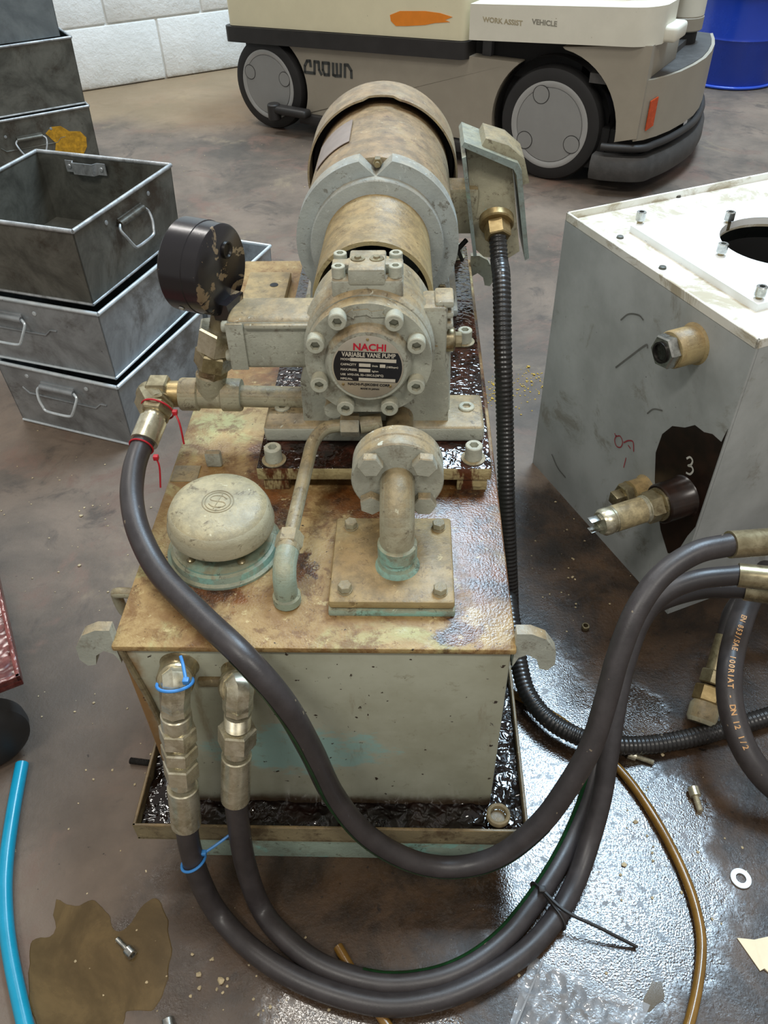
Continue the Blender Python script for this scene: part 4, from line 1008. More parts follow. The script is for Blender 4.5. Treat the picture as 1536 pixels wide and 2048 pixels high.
make_tote('steel_tote', 'galvanised tote in the middle of the near left stack', (-.592, 1.358, .1597), math.radians(-17.6), .305, .338, .151, MAT['galv'], MAT['galvrim'], 'steel totes', ('left_front',))
tt = make_tote('steel_tote', 'open dark steel tote on top of the near left stack', (-.601, 1.372, .3155), math.radians(-17.1), .332, .345, .150, MAT['darksteel'], MAT['darkrim'], 'steel totes', ('side',), True)
make_tote('steel_tote', 'galvanised tote half hidden behind the pressure gauge', (-.4775, 1.689, 0), RZ1, .303, .335, .155, MAT['galv'], MAT['galvrim'], 'steel totes', ())
RZ2 = math.radians(32.8)
bx_ = V3((-1.1085, 2.9465, 0))
yt = make_tote('steel_tote', 'dark tote with yellow paint smear, low in the rear stack', bx_, RZ2, .42, .52, .241, MAT['darksteel'], MAT['darkrim'], 'steel totes', ('front',))
make_tote('steel_tote', 'rust-stained dark tote in the middle of the rear stack', bx_ + V3((-.004, .004, .2458)), RZ2, .42, .50, .202, MAT['darksteel'], MAT['darkrim'], 'steel totes', ('side',))
make_tote('steel_tote', 'plain grey tote on top of the rear stack', bx_ + V3((-.028, -.002, .4527)), RZ2, .40, .48, .21, MAT['midsteel'], MAT['midsteel'], 'steel totes', (), lips=False)
b_ = B()
yp_ = [(x, z + .045) for x, z in [(-.165, .135), (-.14, .152), (-.11, .15), (-.085, .128), (-.05, .122), (-.035, .10), (-.04, .07), (-.06, .045), (-.085, .035), (-.11, .05), (-.13, .045), (-.15, .075), (-.14, .10)]]
prism(b_, yp_, (0, .0015, 0), (1, 0, 0), (0, 0, 1), .0012)
part('paint_smear', b_, MAT['yellow'], yt, 'yellow paint smear', local=True)

# ================================================================== automated work vehicle
AO = V3((.475, 2.868, 0)); AU = V3((-.8652, .5014, 0)); AV = V3((-.5014, -.8652, 0))
AM = frame_m(AO, AU, AV, V3((0, 0, 1)))
agv = thing('work_assist_vehicle', 'cream and grey wheeled work assist vehicle with black deck band', 'vehicle', M=AM)
def ap(name, bb, mt, par=None, label=None, smooth=40): return part(name, bb, mt, par or agv, label, True, smooth)
def side_prism(poly, v0, v1):   # polygon in (u,z), extruded between v0 and v1
    bb = B(); prism(bb, poly, (0, v0, 0), (1, 0, 0), (0, 0, 1), v0 - v1) if v0 > v1 else prism(bb, poly, (0, v1, 0), (1, 0, 0), (0, 0, 1), v1 - v0)
    return bb
WR = .178
fw, rw = (.02, WR), (1.21, .163)
poly = [(.224, .088)] + [(1.045, .078)] + arc(rw, .186, 209, 112, 14) + [(1.33, .326), (1.33, .352), (.152, .353)] + arc(fw, .215, 53, -24, 12)
b_ = side_prism(poly, -.012, -.70); ap('lower_body', b_, MAT['agvgrey'], None, None, 0)
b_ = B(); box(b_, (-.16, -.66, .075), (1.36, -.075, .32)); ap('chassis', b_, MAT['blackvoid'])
for nm, (cu, cz), r in (('wheel', fw, WR), ('wheel', rw, .163)):
    for far in (0, 1):
        v0 = -.004 if not far else -.70
        s = 1 if not far else -1
        b_ = B(); lathe(b_, [(r * .62, -.055), (r * .93, -.055), (r, -.043), (r, -.014), (r * .97, -.004), (r * .90, .0), (r * .765, .0), (r * .76, -.006)], (cu, v0, cz), (0, s, 0), 64, caps=False)
        wh = ap('wheel', b_, MAT['tyre'])
        b_ = B(); lathe(b_, [(r * .77, -.01), (r * .765, .001), (r * .72, .003), (r * .66, -.001), (r * .655, -.004), (0, -.004)], (cu, v0, cz), (0, s, 0), 64); ap('hub_rim', b_, MAT['agvhubrim'], wh)
        if far: continue
        b_ = B(); lathe(b_, [(r * .65, -.004), (r * .645, .0005), (r * .4, .002), (0, .0025)], (cu, v0, cz), (0, s, 0), 64); ap('hub_cap', b_, MAT['agvhub'], wh)
        for a in ((112, 215, 332) if cu < .5 else (155, 20, 280)):
            a = math.radians(a); q = (cu - math.cos(a) * r * .56, v0, cz + math.sin(a) * r * .56)
            b_ = B(); lathe(b_, [(r * .155, 0.0), (r * .15, .0032), (0, .0034)], q, (0, 1, 0), 24); ap('hub_clip', b_, MAT['agvhub'], wh)
            b_ = B(); tube(b_, [V3(q) + V3((r * .158 * math.cos(k * .2618), .0022, r * .158 * math.sin(k * .2618))) for k in range(24)], .0011, 5, closed=True); ap('clip_gap', b_, MAT['blackplast'], wh)
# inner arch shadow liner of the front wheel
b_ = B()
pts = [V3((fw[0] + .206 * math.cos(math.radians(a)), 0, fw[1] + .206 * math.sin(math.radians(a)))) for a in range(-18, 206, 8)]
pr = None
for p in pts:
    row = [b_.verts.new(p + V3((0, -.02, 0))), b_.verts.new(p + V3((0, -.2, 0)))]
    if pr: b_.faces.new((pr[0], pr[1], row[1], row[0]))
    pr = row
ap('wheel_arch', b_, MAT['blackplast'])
# deck band, cream cover
def slab(plan, z0, z1, tilt, u_ref, bev):
    bb = B(); prism(bb, plan, (0, 0, z0), (1, 0, 0), (0, 1, 0), z1 - z0); bevel_all(bb, bev, 3, 50)
    for v in bb.verts: v.co.z += tilt * (u_ref - v.co.x)
    return bb
def rrect(u0, u1, v0, v1, r):
    return arc((u1 - r, v1 - r), r, 0, 90, 5) + arc((u0 + r, v1 - r), r, 90, 180, 5) + arc((u0 + r, v0 + r), r, 180, 270, 5) + arc((u1 - r, v0 + r), r, 270, 360, 5)
ap('deck_band', slab(rrect(.332, 1.392, -.72, .014, .03), .345, .398, .04, .33, .010), MAT['blackplast'])
ap('cream_cover', slab(rrect(.338, 1.376, -.71, .004, .028), .400, .74, .04, .33, .012), MAT['cream'])
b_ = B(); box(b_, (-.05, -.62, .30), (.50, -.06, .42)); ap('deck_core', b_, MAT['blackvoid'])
b_ = B(); box(b_, (.265, -.10, .352), (.30, -.04, .41), .004); ap('deck_post', b_, simple('dark_grey_post', (84, 84, 86), .5), agv)
plan = [(.318, .026), (-.215, .026)] + arc((-.215, -.062), .088, 90, 160, 6)[1:] + [(-.300, -.13), (-.14, -.16), (-.14, -.66), (.318, -.66)]
ap('step_cover', slab(plan, .410, .512, -.062 * -1 * .0 + .058, .318, .010), MAT['agvwhite'])
b_ = B(); box(b_, (-.335, -.155, .447), (-.25, -.04, .492), .012, 3); ap('step_cover_lip', b_, MAT['agvwhite'])
b_ = B(); box(b_, (-.24, -.60, .52), (.10, -.12, .80), .02, 3); ap('operator_tower', b_, MAT['agvwhite'])
b_ = B(); cyl(b_, (-.16, -.085, .53), (-.16, -.085, .80), .008, seg=14); ap('tower_rail', b_, MAT['agvwhite'])
# front side panel with wheel arch and curved nose
poly = [(-.004, .418), (-.285, .448), (-.285, .185), (-.215, .165)] + list(reversed(arc(fw, .236, 98, 182, 12)))
b_ = side_prism(poly, .012, -.03); bevel_all(b_, .004, 2, 50); ap('front_side_panel', b_, MAT['agvgrey'])
nose = [(u_ * .80 - .055, v_) for u_, v_ in [(-.275, .010), (-.305, -.02), (-.335, -.075), (-.362, -.15), (-.382, -.25), (-.39, -.345), (-.382, -.44), (-.362, -.54), (-.335, -.62), (-.30, -.70)]]
b_ = B(); pr = None
def off(p, d):
    c = V3((-.05, -.345)).to_2d() if False else None
    dx, dy = p[0] + .05, p[1] + .345; l = math.hypot(dx, dy); return (p[0] + dx / l * d, p[1] + dy / l * d)
for k, p in enumerate(nose):
    z0 = .175; z1 = .352 + (.0 if k else .0)
    i_ = off(p, -.012)
    row = [b_.verts.new((p[0], p[1], z0)), b_.verts.new((p[0], p[1], z1)), b_.verts.new((i_[0], i_[1], z1)), b_.verts.new((i_[0], i_[1], z0))]
    if pr:
        for a in range(4): b_.faces.new((pr[a], pr[(a + 1) % 4], row[(a + 1) % 4], row[a]))
    else: b_.faces.new(row)
    pr = row
b_.faces.new(pr); ap('front_nose', b_, MAT['agvgrey'])
b_ = B(); prism(b_, [off(p, -.013) for p in nose] + [(-.1, -.70), (-.1, .0), (-.2, .0)], (0, 0, .325), (1, 0, 0), (0, 1, 0), .028); bevel_all(b_, .008, 2, 50); ap('foot_platform', b_, MAT['bumper'])
b_ = B(); prism(b_, [off(p, -.10) for p in nose[2:-1]] + [(-.15, -.62), (-.15, -.06)], (0, 0, .35), (1, 0, 0), (0, 1, 0), .022); bevel_all(b_, .008, 2, 50); ap('foot_platform_step', b_, MAT['bumper'])
b_ = B(); box(b_, (-.283, -.30, .345), (-.24, -.03, .440), .01, 2); ap('corner_trim', b_, MAT['agvgrey'])
b_ = B(); cyl(b_, (-.225, -.52, .352), (-.225, -.52, .392), .055, seg=32); ap('mast_gap', b_, MAT['blackvoid'])
b_ = B(); cyl(b_, (-.225, -.52, .392), (-.225, -.52, .436), .068, seg=36, ch=.004); ap('mast_base', b_, MAT['agvgrey'])
b_ = B(); cyl(b_, (-.225, -.52, .434), (-.225, -.52, .80), .066, seg=36, ch=.004); ap('mast', b_, MAT['agvwhite'])
b_ = B()
bpts = spline([(p[0], p[1], .085) for p in [(-.155, .030), (-.21, .028)] + [off(q, .012) for q in nose[1:]]], 5)
pr = None
for k, p in enumerate(bpts):
    t = (bpts[min(k + 1, len(bpts) - 1)] - bpts[max(k - 1, 0)]).normalized(); n = V3((t.y, -t.x, 0))
    if n.dot(p - V3((-.05, -.345, .085))) < 0: n = -n
    row = [b_.verts.new(p + n * a + V3((0, 0, c))) for a, c in ((-.03, -.040), (.008, -.036), (.014, -.02), (.012, .02), (.002, .038), (-.03, .040))]
    if pr:
        for a in range(6): b_.faces.new((pr[a], pr[(a + 1) % 6], row[(a + 1) % 6], row[a]))
    else: b_.faces.new(row)
    pr = row
b_.faces.new(pr); ap('front_bumper', b_, MAT['bumper'], smooth=50)
b_ = B(); tube(b_, [(q.x * .97 - .002, q.y, .152) for q in bpts[3:]], .012, 10); ap('bumper_tube', b_, MAT['blackplast'])
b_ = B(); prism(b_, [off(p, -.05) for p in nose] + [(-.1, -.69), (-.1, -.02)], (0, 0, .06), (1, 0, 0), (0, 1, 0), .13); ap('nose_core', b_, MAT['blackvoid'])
# reflector on the nose
b_ = B(); n3, n4 = V3((nose[1][0], nose[1][1], 0)), V3((nose[2][0], nose[2][1], 0))
d_ = (n4 - n3); no = V3((d_.y, -d_.x, 0)).normalized(); no = no if no.x < 0 else -no
prism(b_, [(-.004, .205), (.028, .215), (.028, .300), (-.004, .292)], n3 + no * .0, d_.normalized(), (0, 0, 1), .004)
for v in b_.verts: v.co += no * .003
ap('reflector', b_, MAT['reflector'])
# rear drag bar near the rear wheel
b_ = B(); box(b_, (1.00, .0, .075), (1.18, .05, .105), .012, 3); cyl(b_, (1.165, .03, .05), (1.165, .03, .11), .026, seg=20, ch=.004); ap('tow_arm', b_, MAT['blackplast'])
b_ = B(); box(b_, (.25, -.02, .045), (1.06, .012, .082), .006); ap('side_skirt', b_, MAT['blackplast'])
# logo CROWN as strokes
def side_pt(px, py, v):
    p = onplane(px, py, AO + AV * v, AV); q = p - AO; return V3((q.dot(AU), v, q.z))
strokes = [[(345, 300), (330, 185), (265, 185), (218, 290), (218, 430), (430, 455), (430, 200), (520, 210), (530, 380), (580, 480)],
           [(610, 225), (745, 235), (745, 490), (650, 485), (612, 380), (610, 225)],
           [(835, 240), (840, 490), (880, 510), (1005, 515), (1005, 255)], [(915, 250), (925, 500)],
           [(1095, 535), (1095, 270), (1160, 275), (1235, 400), (1240, 555)]]
b_ = B()
for st in strokes:
    pts = [side_pt(590 + x / 10.97, 105 + y / 10.97, -.0115) for x, y in st]
    for a, c in zip(pts, pts[1:]):
        d = (c - a).normalized(); n = d.cross(V3((0, 1, 0))).normalized() * .0052; e = d * .003
        vs_ = [b_.verts.new(q) for q in (a - e - n, c + e - n, c + e + n, a - e + n)]
        bm_v = [b_.verts.new(v.co + V3((0, .0012, 0))) for v in vs_]
        b_.faces.new(bm_v)
        for k in range(4): b_.faces.new((vs_[k], vs_[(k + 1) % 4], bm_v[(k + 1) % 4], bm_v[k]))
ap('logo_lettering', b_, MAT['logo'], None, 'dark CROWN lettering', 0)
def side_text(s, px, py, v, size, mt, nm, sx=1.0):
    p = side_pt(px, py, v); bb = text_bm(s, size, frame_m(p, V3((-1, 0, 0)), V3((.06, 0, 1)).normalized(), V3((0, 1, 0))), .0003, 'CENTER', sx)
    ap(nm, bb, mt, None, None, 0)
side_text('WORK ASSIST', 1005, 43, .0265, .020, MAT['fadedprint'], 'side_lettering', 1.1)
side_text('VEHICLE', 1089, 46, .0265, .020, simple('grey_print', (150, 146, 132), .5), 'side_lettering', 1.1)
b_ = B()
op = [(780, 30), (800, 22), (850, 22), (880, 26), (905, 34), (890, 40), (900, 44), (870, 46), (850, 50), (815, 52), (792, 52), (782, 42)]
pts = [side_pt(x, y, .0045) for x, y in op]
vs_ = [b_.verts.new(p) for p in pts]; b_.faces.new(vs_); up_ = [b_.verts.new(v.co + V3((0, .001, 0))) for v in vs_]; b_.faces.new(up_)
for k in range(len(vs_)): b_.faces.new((vs_[k], vs_[(k + 1) % len(vs_)], up_[(k + 1) % len(vs_)], up_[k]))
ap('paint_smear', b_, MAT['orange'], None, 'orange paint smear', 0)

# ================================================================== blue drum
dc = Zp(1455, 181, 0) + V3((.055, .20, 0)); DRR = .205
dr = thing('steel_drum', 'glossy blue steel drum behind the vehicle nose', 'drum', dc)
b_ = B(); lathe(b_, [(DRR - .006, .0), (DRR - .004, .012), (DRR - .004, .18), (DRR, .19), (DRR - .004, .20), (DRR - .004, .36), (DRR - .02, .365), (0, .362)], (0, 0, 0), (0, 0, 1), 72); part('drum_body', b_, MAT['drum'], dr, local=True)
for z in (.008, .365):
    b_ = B(); tube(b_, [V3((DRR * math.cos(a), DRR * math.sin(a), z)) for a in [2 * math.pi * k / 72 for k in range(72)]], .0065, 10, closed=True); part('drum_rim', b_, MAT['drumrim'], dr, local=True)

# ================================================================== white cabinet tank on the right
B2 = V3((.433, .8946, 0)); E1 = V3((-.40883, .91261, 0)); E2 = V3((.91261, .40883, 0))
WM = frame_m(B2, E2, E1, V3((0, 0, 1)))          # x = depth to the right, y = along the ported face
wt = thing('white_oil_tank', 'large grey-white painted steel tank with cover plate on top', 'tank', M=WM)
WL, WW, WH = .444, .56, .52
def wp(nm, bb, mt, par=None, label=None, smooth=40): return part(nm, bb, mt, par or wt, label, True, smooth)
b_ = B()
for lo, hi in (((0, 0, 0), (.005, WL, .509)), ((WW - .005, 0, 0), (WW, WL, .509)), ((.004, 0, 0), (WW - .004, .005, .509)), ((.004, WL - .005, 0), (WW - .004, WL, .509)), ((.004, .004, .0), (WW - .004, WL - .004, .006))): box(b_, lo, hi)
body = wp('tank_body', b_, MAT['wtank'])
for lo, hi in (((0, 0, .507), (.004, WL, .522)), ((0, WL - .004, .507), (WW, WL, .522)), ((0, 0, .507), (WW, .004, .522)), ((WW - .004, 0, .507), (WW, WL, .522))):
    b_ = B(); box(b_, lo, hi, .001, 1); wp('rim', b_, MAT['wtop'])
HCn = V3((.232, .215, 0)); HRad = .088
def holed_plate(cx0, cx1, cy0, cy1, cz0, cz1, seg=48):
    b_ = B(); outer = []
    for k in range(seg):
        a = 2 * math.pi * (k + .5) / seg; d = V3((math.cos(a), math.sin(a), 0))
        tx = ((cx1 if d.x > 0 else cx0) - HCn.x) / d.x if abs(d.x) > 1e-6 else 1e9
        ty = ((cy1 if d.y > 0 else cy0) - HCn.y) / d.y if abs(d.y) > 1e-6 else 1e9
        outer.append(HCn + d * min(tx, ty))
    for c in ((cx0, cy0), (cx1, cy0), (cx1, cy1), (cx0, cy1)):
        k = min(range(seg), key=lambda q: (outer[q] - V3((c[0], c[1], 0))).length); outer[k] = V3((c[0], c[1], 0))
    inner = [HCn + V3((math.cos(2 * math.pi * (k + .5) / seg), math.sin(2 * math.pi * (k + .5) / seg), 0)) * HRad for k in range(seg)]
    rg = [[b_.verts.new(p + V3((0, 0, z))) for p in lst] for lst, z in ((inner, cz0), (outer, cz0), (outer, cz1), (inner, cz1))]
    for a, b in zip(rg, rg[1:] + rg[:1]):
        for k in range(seg): b_.faces.new((a[k], a[(k + 1) % seg], b[(k + 1) % seg], b[k]))
    return b_
wp('tank_top', holed_plate(.004, WW - .004, .004, WL - .004, .5065, .5105), MAT['wtop'], None, None, 20)
cov = wp('cover_plate', holed_plate(.063, .42, .073, .357, .5105, .5215), MAT['wcover'], None, 'white cover plate with a round hole', 20)
b_ = B(); lathe(b_, [(HRad - .003, .12), (HRad - .006, 0), (0, .0)], HCn + V3((0, 0, .37)), (0, 0, 1), 40, caps=False); wp('strainer_basket', b_, MAT['blackvoid'], cov)
b_ = B()
for k in range(34): cyl(b_, HCn + V3((-.066 + k * .004, -.055, .40)), HCn + V3((-.066 + k * .004, .055, .40)), .0009, seg=5)
wp('strainer_mesh', b_, MAT['blacksteel'], cov)
for px, py in ((1282, 432), (1460, 432), (1445, 496), (1522, 582)):
    q = WM.inverted() @ Zp(px, py, .532)
    bb = capscrew(.0075, .013); bb.transform(Matrix.Translation((q.x, q.y, .526)))
    s_ = wp('cap_screw', bb, MAT['steel'], cov)
    bb = B(); cyl(bb, (q.x, q.y, .5105), (q.x, q.y, .527), .0045, seg=12); wp('screw_shank', bb, MAT['zincdark'], cov)
for px, py in ((1355, 393), (1240, 475), (1325, 536)):
    q = WM.inverted() @ Zp(px, py, .511)
    bb = B(); lathe(bb, [(.006, 0), (.005, .003), (0, .004)], (q.x, q.y, .5105), (0, 0, 1), 12); wp('rivet', bb, MAT['darksteel'], cov)
def face(s, z, out=0.0): return V3((-out, s, z))
# upper port
b_ = B(); c_ = face(.102, .462); lathe(b_, [(.030, 0), (.0265, .003), (.0265, .038), (.025, .040)], c_, (-1, 0, 0), 32); p1 = wp('upper_port', b_, MAT['bell'], None, 'upper port boss with steel nut')
b_ = B(); hexn(b_, c_ + V3((-.039, 0, 0)), c_ + V3((-.055, 0, 0)), .042, .2); wp('port_nut', b_, MAT['steel'], p1)
b_ = B(); lathe(b_, [(.015, .0), (.015, .003), (.012, .003), (.012, -.006), (0, -.006)], c_ + V3((-.055, 0, 0)), (-1, 0, 0), 28); wp('port_bore', b_, MAT['blacksteel'], p1)
# lower plug port
b_ = B(); c_ = face(.122, .180); lathe(b_, [(.026, 0), (.022, .004), (.022, .028), (.023, .030)], c_, (-1, 0, 0), 32); p2 = wp('lower_port', b_, MAT['bell'], None, 'lower port boss with hexagon plug')
b_ = B(); hexn(b_, c_ + V3((-.030, 0, 0)), c_ + V3((-.046, 0, 0)), .038, .2); wp('plug_nut', b_, MAT['zincdark'], p2)
b_ = B(); box(b_, c_ + V3((-.062, -.010, -.010)), c_ + V3((-.045, .010, .010)), .001); wp('plug_square', b_, MAT['zincdark'], p2)
# stain, sensor
stp = [(1310, 960), (1312, 905), (1325, 868), (1345, 852), (1370, 855), (1390, 850), (1408, 864), (1425, 868), (1443, 884), (1464, 864), (1455, 905), (1438, 960), (1420, 1015), (1400, 1062), (1375, 1072), (1352, 1108), (1336, 1106), (1322, 1060), (1314, 1010)]
sl = []
for x, y in stp:
    q = WM.inverted() @ onplane(x, y, B2, E2); sl.append((max(q.y, .002), q.z))
b_ = B(); prism(b_, sl, (-.0006, 0, 0), (0, 1, 0), (0, 0, 1), .0006); wp('oil_stain', b_, MAT['stain'], None, 'dark brown oil stain', 0)
b_ = B(); c_ = face(.040, .232); lathe(b_, [(.034, 0), (.031, .004), (.031, .045), (.029, .047)], c_, (-1, 0, 0), 36); se = wp('pressure_sensor', b_, MAT['stain'], None, 'metal cylindrical sensor screwed into a dark boss')
ca = c_ + V3((-.046, 0, 0))
b_ = B(); lathe(b_, [(.026, 0), (.026, .004), (.023, .005)], ca, (-1, 0, 0), 30); hexn(b_, ca + V3((-.004, 0, 0)), ca + V3((-.026, 0, 0)), .043, .2); wp('sensor_hex', b_, MAT['zincdark'], se)
b_ = B(); lathe(b_, [(.0215, 0), (.0215, .002), (.020, .003), (.020, .060), (.019, .061), (.019, .064), (.0205, .065), (.0205, .074), (.017, .079), (0, .079)], ca + V3((-.026, 0, 0)), (-1, 0, 0), 32); wp('sensor_body', b_, MAT['zinc'], se)
b_ = B(); lathe(b_, [(.0203, 0), (.0203, .050)], ca + V3((-.033, 0, 0)), (-1, 0, 0), 32, caps=False); wp('sensor_label', b_, simple('worn_label', (176, 160, 122), .4, 0, .5, 90), se)
for dy, dz in ((.004, .008), (.0, -.009)):
    b_ = B(); t0 = ca + V3((-.104, dy, dz)); box(b_, t0 + V3((-.018, -.006, -.0008)), t0 + V3((.0, .006, .0008)), .0003); wp('contact_pin', b_, MAT['steel'], se)
def ink(pxs, mt, nm, r=.0018, lbl=None, n=None):
    pts = [WM.inverted() @ onplane(x, y, B2, E2) for x, y in pxs]
    pts = [V3((-.0009, p.y, p.z)) for p in pts]
    bb = B(); sp = spline(pts, 6); pr = None
    for k, p in enumerate(sp):
        t = (sp[min(k + 1, len(sp) - 1)] - sp[max(k - 1, 0)]).normalized(); s = t.cross(V3((1, 0, 0))) * r
        row = [bb.verts.new(p - s), bb.verts.new(p + s)]
        if pr: bb.faces.new((pr[0], pr[1], row[1], row[0]))
        pr = row
    wp(nm, bb, mt, None, lbl, 0)
ink([(1374, 917), (1381, 914), (1386, 921), (1383, 929), (1377, 931), (1384, 933), (1387, 941), (1381, 948), (1373, 945)], MAT['whiteink'], 'digit_three', .0016, 'handwritten white number 3')
ink([(1230, 866), (1233, 872), (1241, 872), (1246, 884), (1242, 894), (1234, 892), (1230, 880), (1234, 870)], MAT['redink'], 'red_scribble', .0011)
ink([(1248, 885), (1258, 881), (1267, 884), (1268, 903)], MAT['redink'], 'red_scribble', .0013)
ink([(1257, 890), (1262, 897)], MAT['redink'], 'red_scribble', .0011)
ink([(1253, 915), (1248, 935)], MAT['redink'], 'red_scribble', .001)
ink([(1232, 735), (1258, 715), (1292, 690), (1296, 696)], MAT['greyink'], 'scuff_mark', .0015)
ink([(1242, 640), (1258, 628), (1278, 630), (1288, 640)], MAT['greyink'], 'scuff_mark', .0012)
ink([(1104, 908), (1116, 935), (1132, 955)], MAT['greyink'], 'scuff_mark', .0015)
ink([(1295, 827), (1308, 818), (1326, 821)], MAT['greyink'], 'scuff_mark', .0012)

def end_pipe(parent, a, b, t, z):
    d = (b - a).normalized(); p0 = b + d * .028; f_ = B2 + E2 * t + V3((0, 0, z))
    bb = B(); tube(bb, spline([p0, p0 + d * .05, p0 * .35 + (f_ - E1 * .07) * .65 + d * .05, f_ - E1 * .06, f_ + E1 * .002], 8), .011, 14); part('connecting_pipe', bb, MAT['zincdark'], parent)
    bb = B(); hexn(bb, f_ - E1 * .022, f_ - E1 * .0005, .036); part('pipe_nut', bb, MAT['zincdark'], parent)
end_pipe(hA, ra, rb, .17, .36)
end_pipe(hB, Zp(1476, 1150, .29), Zp(1570, 1160, .295), .23, .29)
end_pipe(hC, Zp(1488, 1178, .222), Zp(1570, 1190, .225), .29, .21)

# ================================================================== trolley corner at the left edge
tr = thing('trolley', 'corner of an oily maroon trolley on a black castor at the left edge', 'trolley', (-.62, .70, 0))
b_ = B(); M_ = Matrix.Translation((-.528, .640, 0)) @ Matrix.Rotation(math.radians(29), 4, 'Z')
box(b_, (-.42, 0, .140), (0, .45, .152), .002); box(b_, (-.006, 0, .150), (0, .45, .160), .001); box(b_, (-.42, 0, .150), (0, .006, .160), .001)
b_.transform(M_); part('deck', b_, MAT['maroon'], tr)
b_ = B(); lathe(b_, [(.02, -.02), (.052, -.02), (.062, -.012), (.064, 0), (.062, .012), (.052, .02), (.02, .02)], V3((-.602, .605, .064)), (.55, -.8, 0), 40); part('castor_wheel', b_, MAT['tyre'], tr)
b_ = B(); box(b_, (-.65, .60, .06), (-.62, .66, .142), .003); part('castor_fork', b_, MAT['blacksteel'], tr)

# ================================================================== loose hardware and litter on the floor
def floor_bolt(name, label, pa, pb_, rh, rs, mt, cat='bolt', hexh=False):
    """bolt lying on the floor, head at pixel pa, tip at pixel pb_"""
    a = Zp(*pa, 0); b = Zp(*pb_, 0); d = (b - a).normalized(); L_ = (b - a).length
    t_ = thing(name, label, cat, a)
    a.z = rh; b.z = rs; d = (b - a).normalized()
    bb = capscrew(rh, rh * 1.7); bb.transform(axis_m(a + d * rh * 1.7, -d)); part('head', bb, mt, t_)
    bb = B(); k = int(L_ / .0012); lathe(bb, [(rs if q % 2 else rs * .88, q * (L_ - rh * 1.7) / k) for q in range(k + 1)], a + d * rh * 1.7, d, 14); part('shank', bb, mt, t_)
floor_bolt('cap_screw', 'silver cap screw lying right of the amber tube', (1383, 1580), (1399, 1625), .0075, .0045, MAT['zinc'])
floor_bolt('cap_screw', 'silver cap screw under the ribbed conduit', (1254, 1512), (1306, 1528), .0068, .004, MAT['zinc'])
floor_bolt('cap_screw', 'small silver screw lying in the brown puddle', (268, 1914), (236, 1880), .0062, .0032, MAT['steel'])
floor_bolt('cap_screw', 'screw head peeking in at the bottom edge', (338, 2040), (345, 2090), .0072, .004, MAT['steel'])
a, b = Zp(262, 1525, .0), Zp(302, 1530, .0)
b_ = B(); k = 26; a.z = b.z = .0052; lathe(b_, [(.005 if q % 2 else .0043, q * (b - a).length / k) for q in range(k + 1)], a, b - a, 14); single('threaded_stud', b_, MAT['blacksteel'], 'black threaded stud lying beside the drip tray', 'stud')
b_ = B(); lathe(b_, [(.0065, 0), (.0125, 0), (.013, .0006), (.013, .0020), (.0125, .0026), (.0065, .0026), (.0065, 0)], Zp(1481, 1758, 0) + V3((0, 0, .0002)), (0, 0, 1), 32, caps=False); single('washer', b_, MAT['galvrim'], 'flat silver washer lying at the right edge', 'washer')
b_ = B(); lathe(b_, [(.0042, 0), (.006, 0), (.0065, .001), (.0065, .007), (.0055, .008), (.0042, .008), (.0042, 0)], Zp(1170, 1257, 0) + V3((0, 0, .0002)), (0, 0, 1), 20, caps=False); single('ring_nut', b_, MAT['zincdark'], 'small ring nut on the wet floor behind the hoses', 'nut')
c_ = V3((.108, .476, .108))
b_ = B()
for k, z in enumerate((.0, .0045)):
    tube(b_, [c_ + V3((.012 * math.cos(a), .012 * math.sin(a), z + .003)) for a in [2 * math.pi * q / 28 for q in range(28)]], .0026, 8, closed=True)
lathe(b_, [(.0, .001), (.0095, .001)], c_, (0, 0, 1), 20, caps=False)
single('spring_washer', b_, MAT['trayp'], 'oily spring washer lying in the tray corner', 'washer')
# paper scraps
b_ = B(); pts = [Zp(*p, .001) for p in ((1474, 1876), (1508, 1880), (1560, 1868), (1600, 1960), (1536, 1945), (1528, 1938), (1520, 1942))]
top = [b_.verts.new(p + V3((0, 0, .0005 + .002 * random.random()))) for p in pts]; bot = [b_.verts.new((v.co.x, v.co.y, .0004)) for v in top]
b_.faces.new(top); b_.faces.new(list(reversed(bot)))
for k in range(len(top)): b_.faces.new((top[k], top[(k + 1) % len(top)], bot[(k + 1) % len(top)], bot[k]))
single('paper_scrap', b_, MAT['paper'], 'torn cream paper scrap at the right edge', 'paper', smooth=0)
# plastic bag
b_ = B(); c00, c10, c01, c11 = [Zp(*p, .001) for p in ((1062, 1912), (1300, 2010), (1010, 2080), (1230, 2180))]
gq = {}; NX, NY_ = 44, 40
for i in range(NX + 1):
    for j in range(NY_ + 1):
        u, v = i / NX, j / NY_
        p = c00 * (1 - u) * (1 - v) + c10 * u * (1 - v) + c01 * (1 - u) * v + c11 * u * v
        q = V3((p.x * 38, p.y * 38, 2.0)); h = (1 - abs(noise.noise(q)) * 2.2) * .010 + (1 - abs(noise.noise(q * 2.3)) * 2) * .006; h = max(h, 0)
        p = p.copy(); p.z = .0012 + h * min(1, 6 * u * (1 - u) + .15) * min(1, 5 * v + .2); gq[i, j] = b_.verts.new(p)
for i in range(NX):
    for j in range(NY_): b_.faces.new((gq[i, j], gq[i + 1, j], gq[i + 1, j + 1], gq[i, j + 1]))
bag = single('plastic_bag', b_, MAT['bag'], 'crumpled clear resealable bag at the bottom edge', 'bag')
b_ = B(); tube(b_, spline([along(c00, c10, .10) + V3((0, 0, .006)), along(c01, c11, .04) + V3((0, 0, .006))], 12), .0014, 8); part('seal_strip', b_, MAT['bag'], bag)
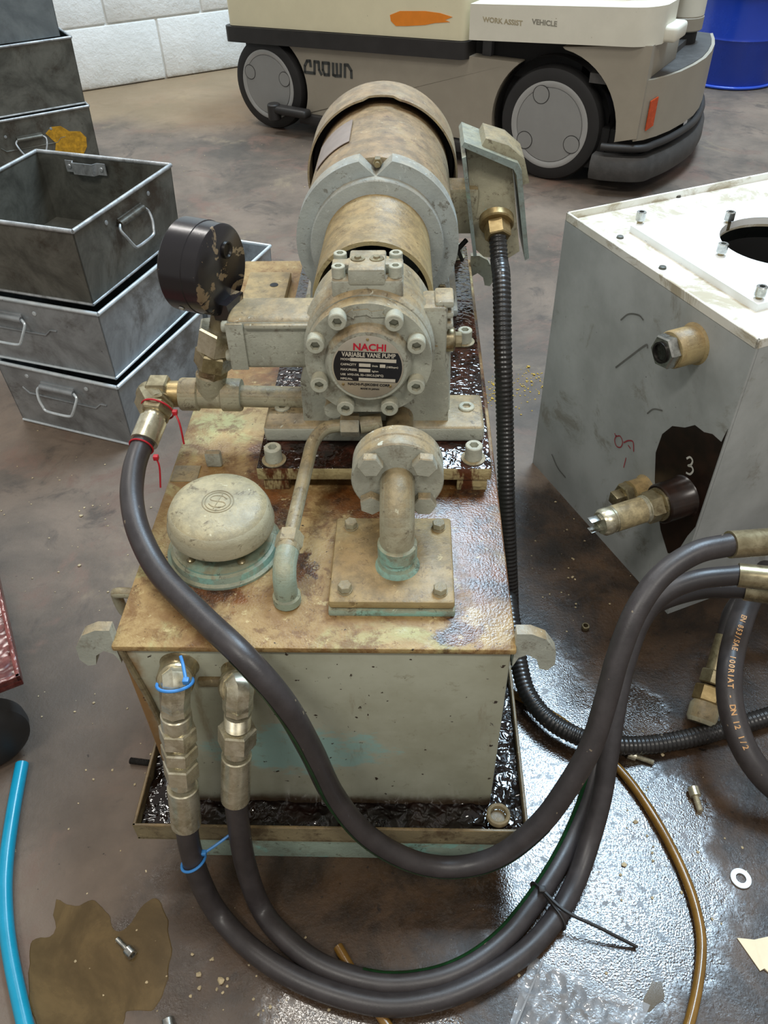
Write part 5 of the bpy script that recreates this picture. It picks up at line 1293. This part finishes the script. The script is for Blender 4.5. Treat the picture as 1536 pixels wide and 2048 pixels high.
# puddle
def puddle(name, label, pix, z=.0008):
    bb = B(); ps = spline([Zp(*p, 0) for p in pix] + [Zp(*pix[0], 0)], 5)[:-1]
    ps = [p + V3((noise.noise(p * 60) * .004, noise.noise(p * 60 + V3((9, 9, 9))) * .004, 0)) for p in ps]
    c = sum(ps, V3()) / len(ps)
    a = [bb.verts.new((p.x, p.y, .0001)) for p in ps]; b = [bb.verts.new((p.x + (c.x - p.x) * .012, p.y + (c.y - p.y) * .012, z)) for p in ps]
    n_ = len(a)
    for k in range(n_): bb.faces.new((a[k], a[(k + 1) % n_], b[(k + 1) % n_], b[k]))
    f = bb.faces.new(b); bmesh.ops.triangulate(bb, faces=[f])
    return single(name, bb, MAT['puddle'], label, 'puddle', smooth=0)
puddle('oil_puddle', 'large brown oil puddle at the lower left', [(110, 1800), (150, 1812), (190, 1800), (215, 1830), (232, 1862), (258, 1850), (290, 1810), (318, 1800), (338, 1850), (342, 1910), (326, 1990), (300, 2020), (255, 2018), (240, 2060), (180, 2110), (110, 2090), (62, 2020), (58, 1930), (66, 1880), (104, 1868)])
puddle('oil_puddle', 'small olive oil spot beside the plastic bag', [(1305, 1960), (1325, 1962), (1328, 1990), (1305, 2022), (1286, 2020), (1292, 1990)])
# grit and yellow granules nobody could count
def grit(name, label, spots, mt, n_):
    bb = B()
    for k in range(n_):
        x, y, rx, ry = random.choice(spots)
        p = Zp(x + random.gauss(0, rx), y + random.gauss(0, ry), 0)
        if p.x > .05 and False: continue
        s = random.uniform(.0008, .0022) * (1 if random.random() < .9 else 2)
        r = bmesh.ops.create_icosphere(bb, subdivisions=1, radius=s)
        for v in r['verts']: v.co = V3((v.co.x * random.uniform(.6, 1.5), v.co.y * random.uniform(.6, 1.5), v.co.z * .6)) + p + V3((0, 0, s * .4))
    return single(name, bb, mt, label, 'debris', kind='stuff', smooth=0)
grit('yellow_granules', 'scattered yellow granules on the floor beside the conduit', [(1045, 775, 22, 22), (985, 780, 10, 14), (1075, 755, 18, 10)], simple('yellow_granule', (206, 168, 58), .6, 0, .3), 170)
grit('floor_grit', 'pale grit specks scattered over the dirty floor', [(150, 1000, 90, 80), (230, 1400, 80, 180), (420, 1970, 120, 50), (1250, 1700, 120, 120), (1130, 1150, 40, 80), (400, 300, 120, 60)], simple('pale_grit', (190, 172, 136), .6, 0, .4), 220)
